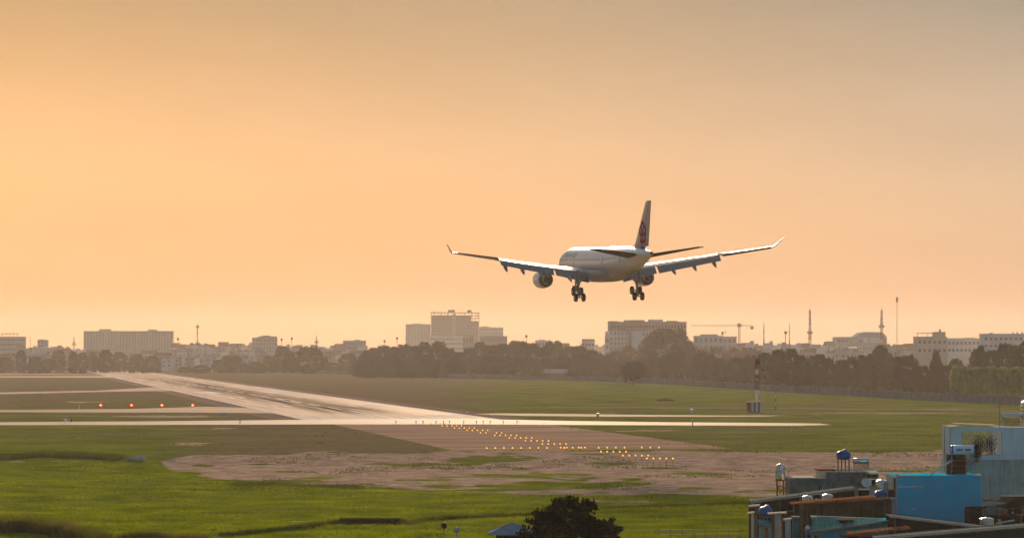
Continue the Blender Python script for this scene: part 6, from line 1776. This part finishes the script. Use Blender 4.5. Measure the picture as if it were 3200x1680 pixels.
t = empty('plank', W(3112, 1634, 219), R(0), 'pale plank propped on the dark cluttered roof', 'plank')
mb = MB(); mb.tube((0, 0, 0), W(3170, 1624, 219) - W(3112, 1634, 219), .09, n=4, smooth=False); mb.build('board', M_lite, t); mb = MB(); mb.box(-.1, .05, -.1, .1, -.6, -.05); mb.build('prop', M_wood, t)
for px, py, lb in ((3175, 1616, 'thin dark pole at the right edge near the plank'), (3192, 1600, 'thin pale pole at the right edge near the vault')):
    t = empty('roof_pole', W(px, 1650, 221), 0, lb, 'pole')
    mb = MB(); mb.tube((0, 0, 0), (0, 0, (1650 - py) / F * 221 + .5), .03, n=5); mb.build('shaft', M_post if px < 3180 else M_galv, t); mb = MB(); mb.box(-.1, .1, -.1, .1, 0, .06); mb.build('foot', M_dark, t)

# ================================================================== WATCH HUT, LAMPS, FENCE POSTS AT THE BOTTOM EDGE
Z = 166.0
p = W(1604, 1690, Z)
t = empty('watch_hut', (p.x, Z, ground_z(Z)), 0, 'small watch hut with a pyramid metal roof at the bottom edge', 'hut')
g0 = ground_z(Z); hw = 78 / F * Z; ze = zat(1668, Z) - g0; zp = zat(1639, Z) - g0; bw = 54 / F * Z
ap = Vector((0, hw, zp)); ap.x = -.08
cs = [Vector((-hw, 0, ze)), Vector((hw, 0, ze)), Vector((hw, 2 * hw, ze)), Vector((-hw, 2 * hw, ze))]
for i in range(4):
    a, b = cs[i], cs[(i + 1) % 4]; mb = MB()
    mb.add([a, b, ap, a - Vector((0, 0, .06)), b - Vector((0, 0, .06)), ap - Vector((0, 0, .06))], [(0, 1, 2), (3, 5, 4), (0, 3, 4, 1), (1, 4, 5, 2), (2, 5, 3, 0)])
    mb.build('roof_panel', M_hutroof, t)
for i in range(4):
    mb = MB(); mb.tube(cs[i] + Vector((0, 0, .02)), ap + Vector((0, 0, .02)), .035, n=6); mb.build('hip_cap', M_hutroof, t)
mb = MB(); mb.box(-bw, bw, hw - bw, hw + bw, 0, ze - 1.5); mb.build('wall', M_green, t)
for sx in (-1, 1):
    for sy in (-1, 1):
        mb = MB(); mb.box(sx * bw - .06 * (sx + 1), sx * bw + .06 * (1 - sx), hw + sy * bw - .06 * (sy + 1), hw + sy * bw + .06 * (1 - sy), ze - 1.5, ze); mb.build('corner_post', M_dark, t)
for k in (-.33, .33):
    mb = MB(); mb.box(bw * k - .03, bw * k + .03, hw - bw, hw - bw + .05, ze - 1.5, ze - .05); mb.build('mullion', M_dark, t)
mb = MB(); mb.box(-bw + .13, bw - .13, hw - bw + .13, hw + bw - .13, ze - .12, ze - .05); mb.build('ceiling', M_dark, t)
mb = MB(); mb.box(-bw + .13, bw - .13, hw + bw - .12, hw + bw - .06, ze - 1.5, ze - .05); mb.build('back_screen', M_dark, t)
for px, py, lb in ((1387, 1640, 'dark round lamp head on a post at the bottom edge'), (1427, 1652, 'tilted pale lamp head right of the dark round lamp')):
    Zl = 180.0; pl = W(px, py, Zl); gl = ground_z(Zl)
    t = empty('lamp_post', (pl.x, Zl, gl), 0, lb, 'lamp')
    h_ = pl.z - gl
    mb = MB(); mb.tube((0, 0, 0), (0, 0, h_), .05, .035, 8); mb.build('post', M_galv, t)
    mb = MB(); mb.lathe([(.02, .14), (.15, .10), (.20, .0), (.21, -.10), (.12, -.13), (.01, -.14)], 16, 0, Matrix.Translation((0, 0, h_)) @ Matrix.Rotation(R(70 if px < 1400 else 40), 4, 'X')); hd_ = mb.build('lamp_head', M_post if px < 1400 else M_galv, t)
    mb = MB(); mb.lathe([(.17, -.12), (.1, -.15), (.01, -.155)], 16, 0, Matrix.Translation((0, 0, h_)) @ Matrix.Rotation(R(70 if px < 1400 else 40), 4, 'X')); mb.build('glass', M_steel, hd_)
t = empty('wire_fence', G(2050, 1684), 0, 'low wire fence with thin posts along the bottom edge', 'fence')
o0 = G(2050, 1684)
for k in range(8):
    q = G(2060 + k * 36, 1683 - k * .3) - o0
    mb = MB(); mb.tube((q.x, q.y, 0), (q.x, q.y, .95), .04, .035, 6); mb.build('post', M_wood, t)
for z in (.45, .85):
    a, b = G(2060, 1683) - o0, G(2312, 1680.9) - o0
    mb = MB(); mb.tube((a.x, a.y, z), (b.x, b.y, z), .012, n=4); mb.build('wire', M_galv, t)

# ---- odds and ends on the roofs
t = empty('roof_pole', (xat(2463, 251), 251, GZ), 0, 'thin faint pole right of the tall steel tank', 'pole')
mb = MB(); mb.tube((0, 0, 0), (0, 0, zat(1428, 251) - GZ), .03, .018, 6); mb.build('shaft', M_galv, t)
mb = MB(); mb.tube((-.35, 0, zat(1434, 251) - GZ), (.35, 0, zat(1434, 251) - GZ), .012, n=4); mb.build('cross_arm', M_galv, t)
rs = random.Random(21)
for k in range(14):
    Zs = rs.uniform(218, 232); px = rs.uniform(3072, 3205); py_ = rs.uniform(1588, 1634)
    t = empty('scrap_piece', W(px, py_, Zs), rs.uniform(0, 3), 'piece of scrap on the cluttered roof right of the blue house', 'scrap', 'scrap on the cluttered roof')
    w_, d_, h_ = rs.uniform(.25, .9), rs.uniform(.2, .5), rs.uniform(.08, .45)
    m_ = (M_dark, M_rust, M_greyplast, M_wood, M_dark, M_zinc)[k % 6]
    mb = MB(); mb.box(-w_ / 2, w_ / 2, -d_ / 2, d_ / 2, -.25, h_); mb.build('board', m_, t)
    mb = MB(); mb.box(-w_ * .3, w_ * .6, -d_ * .3, d_ * .2, h_, h_ + .06); mb.build('slat', (M_lite, M_rust, M_wood)[k % 3], t)
for k, (px, py_, Zs, w_, h_, m_) in enumerate(((2690, 1534, 241, 1.1, .22, M_lite), (2700, 1540, 240, .9, .3, M_dark), (2726, 1536, 240, .6, .5, M_greyplast), (2772, 1549, 236, .7, .35, M_bluewhite), (2786, 1562, 234, .5, .9, M_dark), (2790, 1585, 232, .4, .8, M_greyplast), (2468, 1612, 224, .6, .4, M_dark), (2486, 1640, 221, .5, .7, M_teal))):
    t = empty('roof_lumber', W(px, py_, Zs), 0, 'odd crate on the shed roofs left of the blue house', 'crate', 'odds and ends on the shed roofs')
    mb = MB(); mb.box(-w_ / 2, w_ / 2, -.3, .3, -2.0, h_); mb.build('crate', m_, t)
    mb = MB(); mb.box(-w_ / 2 - .05, w_ / 2 + .05, -.36, .36, h_, h_ + .05); mb.build('lid', M_cap if k % 2 else M_wood, t)
# wires that hang between the roofs
def wire(A, B, Za, Zb, sag, label):
    a, b = W(*A, Za), W(*B, Zb); t = empty('overhead_wire', a, 0, label, 'wire')
    mb = MB(); n = 14; P = [a.lerp(b, i / n) - a - Vector((0, 0, sag * 4 * (i / n) * (1 - i / n))) for i in range(n + 1)]
    for i in range(n): mb.tube(P[i], P[i + 1], .012, n=4, cap=False)
    mb.build('cable', M_post, t)
wire((2463, 1440), (2610, 1470), 251, 253, .5, 'thin wire from the faint pole to the grey annex')
wire((2796, 1500), (2716, 1520), 238, 246, .4, 'thin wire between the blue house and the wall stub')
wire((3129, 1262), (2971, 1336), 262.8, 262, .3, 'thin wire slanting from the roof pole along the white house')
# ================================================================== GRASS, REEDS AND DITCHES
M_gr = bpy.data.materials.new('grass_blades'); M_gr.use_nodes = True
def _grass_mat(m, c0, c1, tr):
    n = m.node_tree.nodes; l = m.node_tree.links; n.clear()
    geo = n.new('ShaderNodeNewGeometry'); no = n.new('ShaderNodeTexNoise'); no.inputs['Scale'].default_value = .16; no.inputs['Detail'].default_value = 4
    l.new(geo.outputs['Position'], no.inputs['Vector'])
    rp = n.new('ShaderNodeValToRGB'); l.new(no.outputs['Fac'], rp.inputs[0])
    rp.color_ramp.elements[0].position = .36; rp.color_ramp.elements[0].color = (*c0, 1); rp.color_ramp.elements[1].position = .64; rp.color_ramp.elements[1].color = (*c1, 1)
    d = n.new('ShaderNodeBsdfDiffuse'); t_ = n.new('ShaderNodeBsdfTranslucent'); mx = n.new('ShaderNodeMixShader'); mx.inputs[0].default_value = tr
    l.new(rp.outputs[0], d.inputs[0]); l.new(rp.outputs[0], t_.inputs[0]); l.new(d.outputs[0], mx.inputs[1]); l.new(t_.outputs[0], mx.inputs[2])
    o = n.new('ShaderNodeOutputMaterial'); l.new(mx.outputs[0], o.inputs['Surface'])
_grass_mat(M_gr, (0.072, 0.110, 0.0), (0.195, 0.24, 0.0), .5)
M_reed = bpy.data.materials.new('reed_blades'); M_reed.use_nodes = True
_grass_mat(M_reed, (0.060, 0.072, 0.006), (0.14, 0.125, 0.022), .45)
M_weed = bpy.data.materials.new('dark_weed_blades'); M_weed.use_nodes = True
_grass_mat(M_weed, (0.045, 0.062, 0.006), (0.085, 0.100, 0.012), .4)

def blades(name, X, Y, Zg, hgt, wid, m, rng, label, per=3):
    """triangular blades, per of them at each tuft"""
    n = len(X) * per
    x = np.repeat(X, per) + rng.normal(size=n) * wid * 1.5; y = np.repeat(Y, per) + rng.normal(size=n) * wid * 1.5; z = np.repeat(Zg, per)
    hh = np.repeat(hgt, per) * (0.6 + .7 * rng.rand(n)); a = rng.rand(n) * math.pi
    w = wid * (0.7 + .6 * rng.rand(n)); lx, ly = rng.normal(size=n) * .35 * hh, rng.normal(size=n) * .35 * hh
    V = np.zeros((n, 3, 3))
    V[:, 0] = np.stack([x - np.cos(a) * w, y - np.sin(a) * w, z - .05], 1); V[:, 1] = np.stack([x + np.cos(a) * w, y + np.sin(a) * w, z - .05], 1); V[:, 2] = np.stack([x + lx, y + ly, z + hh], 1)
    me = bpy.data.meshes.new(name)
    me.vertices.add(n * 3); me.vertices.foreach_set('co', V.ravel())
    me.loops.add(n * 3); me.loops.foreach_set('vertex_index', np.arange(n * 3)); me.polygons.add(n)
    me.polygons.foreach_set('loop_start', np.arange(0, n * 3, 3)); me.polygons.foreach_set('loop_total', np.full(n, 3)); me.update(calc_edges=True)
    me.materials.append(m); o = link(name, me); tag(o, label, kind='stuff'); return o
def gfield(px, py):
    """map position of photo pixels on the sloping near ground (vectorised)"""
    Zv = H * F / (py - HY)
    for _ in range(25): Zv = .5 * Zv + .5 * (H + 1.4 * (1 - sstep(385, 432, Zv))) * F / (py - HY)
    X = (px - 1600) / F * Zv
    zg = -1.4 * (1 - sstep(385, 432, Zv)) + (fbm(X, Zv, 22, 3) - .5) * .7 * (1 - sstep(360, 400, Zv))
    return X, Zv, zg
rng = np.random.RandomState(12)
n = 95000
py = 1700 - (rng.rand(n) ** 1.0) * 270; px = rng.uniform(-60, 2500, n)
X, Y, Zg = gfield(px, py)
yl = np.interp(px, [0, 470, 484, 560, 700, 930, 1200, 1760, 2350, 3200], [1432, 1445, 1446, 1480, 1502, 1516, 1524, 1546, 1553, 1566])
nz1 = fbm(X, Y * .6, 26, 11, 5) - .5; cl = fbm(X, Y, 7, 55, 4)
keep = (py > yl + nz1 * 20) & (cl + rng.rand(n) * .35 > .55)
hg = .10 + .32 * np.clip(cl[keep] - .35, 0, .4)
blades('grass', X[keep], Y[keep], Zg[keep], hg, .035, M_gr, rng, 'lush yellow green grass on the near field', 4)
# sparse tufts on the bare earth and midfield
n = 26000
py = rng.uniform(1330, 1560, n); px = rng.uniform(-40, 3200, n); X, Y, Zg = gfield(px, py)
cl = fbm(X, Y, 12, 77, 5); keep = cl > .58
pad_ = (px > 1080 + (py - 1325) * 4.0) & (px < 1650 + (py - 1325) * 6.9) & (py < 1409)
keep &= ~pad_
blades('weeds', X[keep], Y[keep], Zg[keep], np.full(keep.sum(), .22), .05, M_weed, rng, 'dark weeds scattered over the bare earth', 3)
def strip_blades(name, label, line, width, hgt, n, m, wid, seed):
    rng = np.random.RandomState(seed); P = [G(a, b) for a, b in line]; s = np.linspace(0, 1, len(P)); u = rng.rand(n)
    X = np.interp(u, s, [p.x for p in P]) + rng.normal(size=n) * .3; Y = np.interp(u, s, [p.y for p in P]) + rng.uniform(-width, width, n)
    zg = -1.4 * (1 - sstep(385, 432, Y)) + (fbm(X, Y, 22, 3) - .5) * .7 * (1 - sstep(360, 400, Y))
    h = hgt * (.55 + .6 * fbm(X, Y, 1.6, seed, 3)); return blades(name, X, Y, zg, h, wid, m, rng, label, 3)
strip_blades('reeds', 'tall brown reed bed at the bottom left corner', [(-60, 1650), (80, 1656), (180, 1668), (250, 1685), (330, 1705)], 1.5, 1.35, 4200, M_reed, .07, 1)
strip_blades('reeds', 'brown reeds along the bottom edge right of the reed bed', [(370, 1692), (450, 1690), (560, 1692), (640, 1697)], 1.2, .9, 2200, M_reed, .06, 2)
strip_blades('ditch_weeds', 'dark weed line of a ditch rising towards the near tree', [(690, 1676), (800, 1668), (880, 1660), (1000, 1645), (1070, 1637)], .8, .42, 2200, M_weed, .05, 3)
strip_blades('ditch_weeds', 'weed line of the ditch behind the hut', [(1270, 1640), (1360, 1625), (1450, 1617), (1560, 1611), (1680, 1606)], .9, .36, 2600, M_weed, .05, 4)
strip_blades('ditch_weeds', 'faint weed line right of the near tree', [(1880, 1588), (2000, 1583), (2150, 1577), (2340, 1568)], 1.2, .28, 2200, M_weed, .05, 5)
strip_blades('ditch_weeds', 'dark bushy weeds left of the broken culvert', [(-40, 1432), (60, 1428), (150, 1420), (260, 1424), (380, 1432)], 4.5, .6, 2600, M_weed, .07, 6)
strip_blades('ditch_weeds', 'green weeds at the top of the near grass', [(730, 1512), (860, 1514), (1000, 1516), (1130, 1522)], 4.0, .32, 1600, M_weed, .05, 7)
# dark hollow of the ditch: an earth bank with an overhanging lip
p = G(1155, 1640); o = me = None
t = empty('ditch_culvert', p, 0, 'dark low culvert mouth in the near grass left of the hut', 'culvert')
mb = MB(); mb.box(-2.9, 2.9, 0, 1.6, -.1, .55); mb.build('bank', M_dark, t)
mb = MB(); mb.box(-3.0, 3.0, -.25, 1.7, .55, .66); mb.build('lip', mat('turf_lip', (0.05, 0.06, 0.012), 0.95, var=.3), t)
for k in range(3):
    mb = MB(); mb.box(-2.4 + k * 1.7, -1.2 + k * 1.7, -.03, -.002, .02, .45); mb.build('opening', M_cavity, t)
strip_blades('ditch_weeds', 'dark weeds overhanging the culvert mouth', [(1050, 1641), (1155, 1640), (1262, 1637)], .5, .5, 1500, M_weed, .05, 8)
# taller dark bushes at the left end of the culvert

# ------------------------------------------------------------------ look-alikes are told apart by their order from the left
_ones = 'first second third fourth fifth sixth seventh eighth ninth tenth eleventh twelfth thirteenth fourteenth fifteenth sixteenth seventeenth eighteenth nineteenth'.split()
_tens = {20: ('twentieth', 'twenty'), 30: ('thirtieth', 'thirty'), 40: ('fortieth', 'forty'), 50: ('fiftieth', 'fifty')}
def ordinal(k):
    if k < 20: return _ones[k - 1]
    t_, u_ = k // 10 * 10, k % 10
    return _tens[t_][0] if u_ == 0 else _tens[t_][1] + '-' + _ones[u_ - 1]
_same = {}
for o in list(COL.objects):
    if o.parent is None and o.get('group') and o.get('label') and o.get('kind') is None: _same.setdefault((o['group'], o['label']), []).append(o)
for (g_, lb_), os_ in _same.items():
    if len(os_) < 2: continue
    os_.sort(key=lambda o: o.location.x / o.location.y)
    for k, o in enumerate(os_): o['label'] = ordinal(k + 1) + ' from the left, ' + lb_
# ------------------------------------------------------------------ evening haze over the whole field
hb = MB(); hb.box(-8000, 8000, -700, 5900, -3.2, 88)
hz = hb.build('haze', [])
hm = bpy.data.materials.new('haze_air'); hm.use_nodes = True
hn = hm.node_tree; hn.nodes.clear()
pv = hn.nodes.new('ShaderNodeVolumePrincipled')
pv.inputs['Color'].default_value = (0.95, 0.90, 0.90, 1)
pv.inputs['Density'].default_value = 0.000055
pv.inputs['Anisotropy'].default_value = 0.35
ho = hn.nodes.new('ShaderNodeOutputMaterial')
hn.links.new(pv.outputs[0], ho.inputs['Volume'])
hz.data.materials.append(hm)
tag(hz, 'thin warm evening haze over the airfield', kind='stuff')
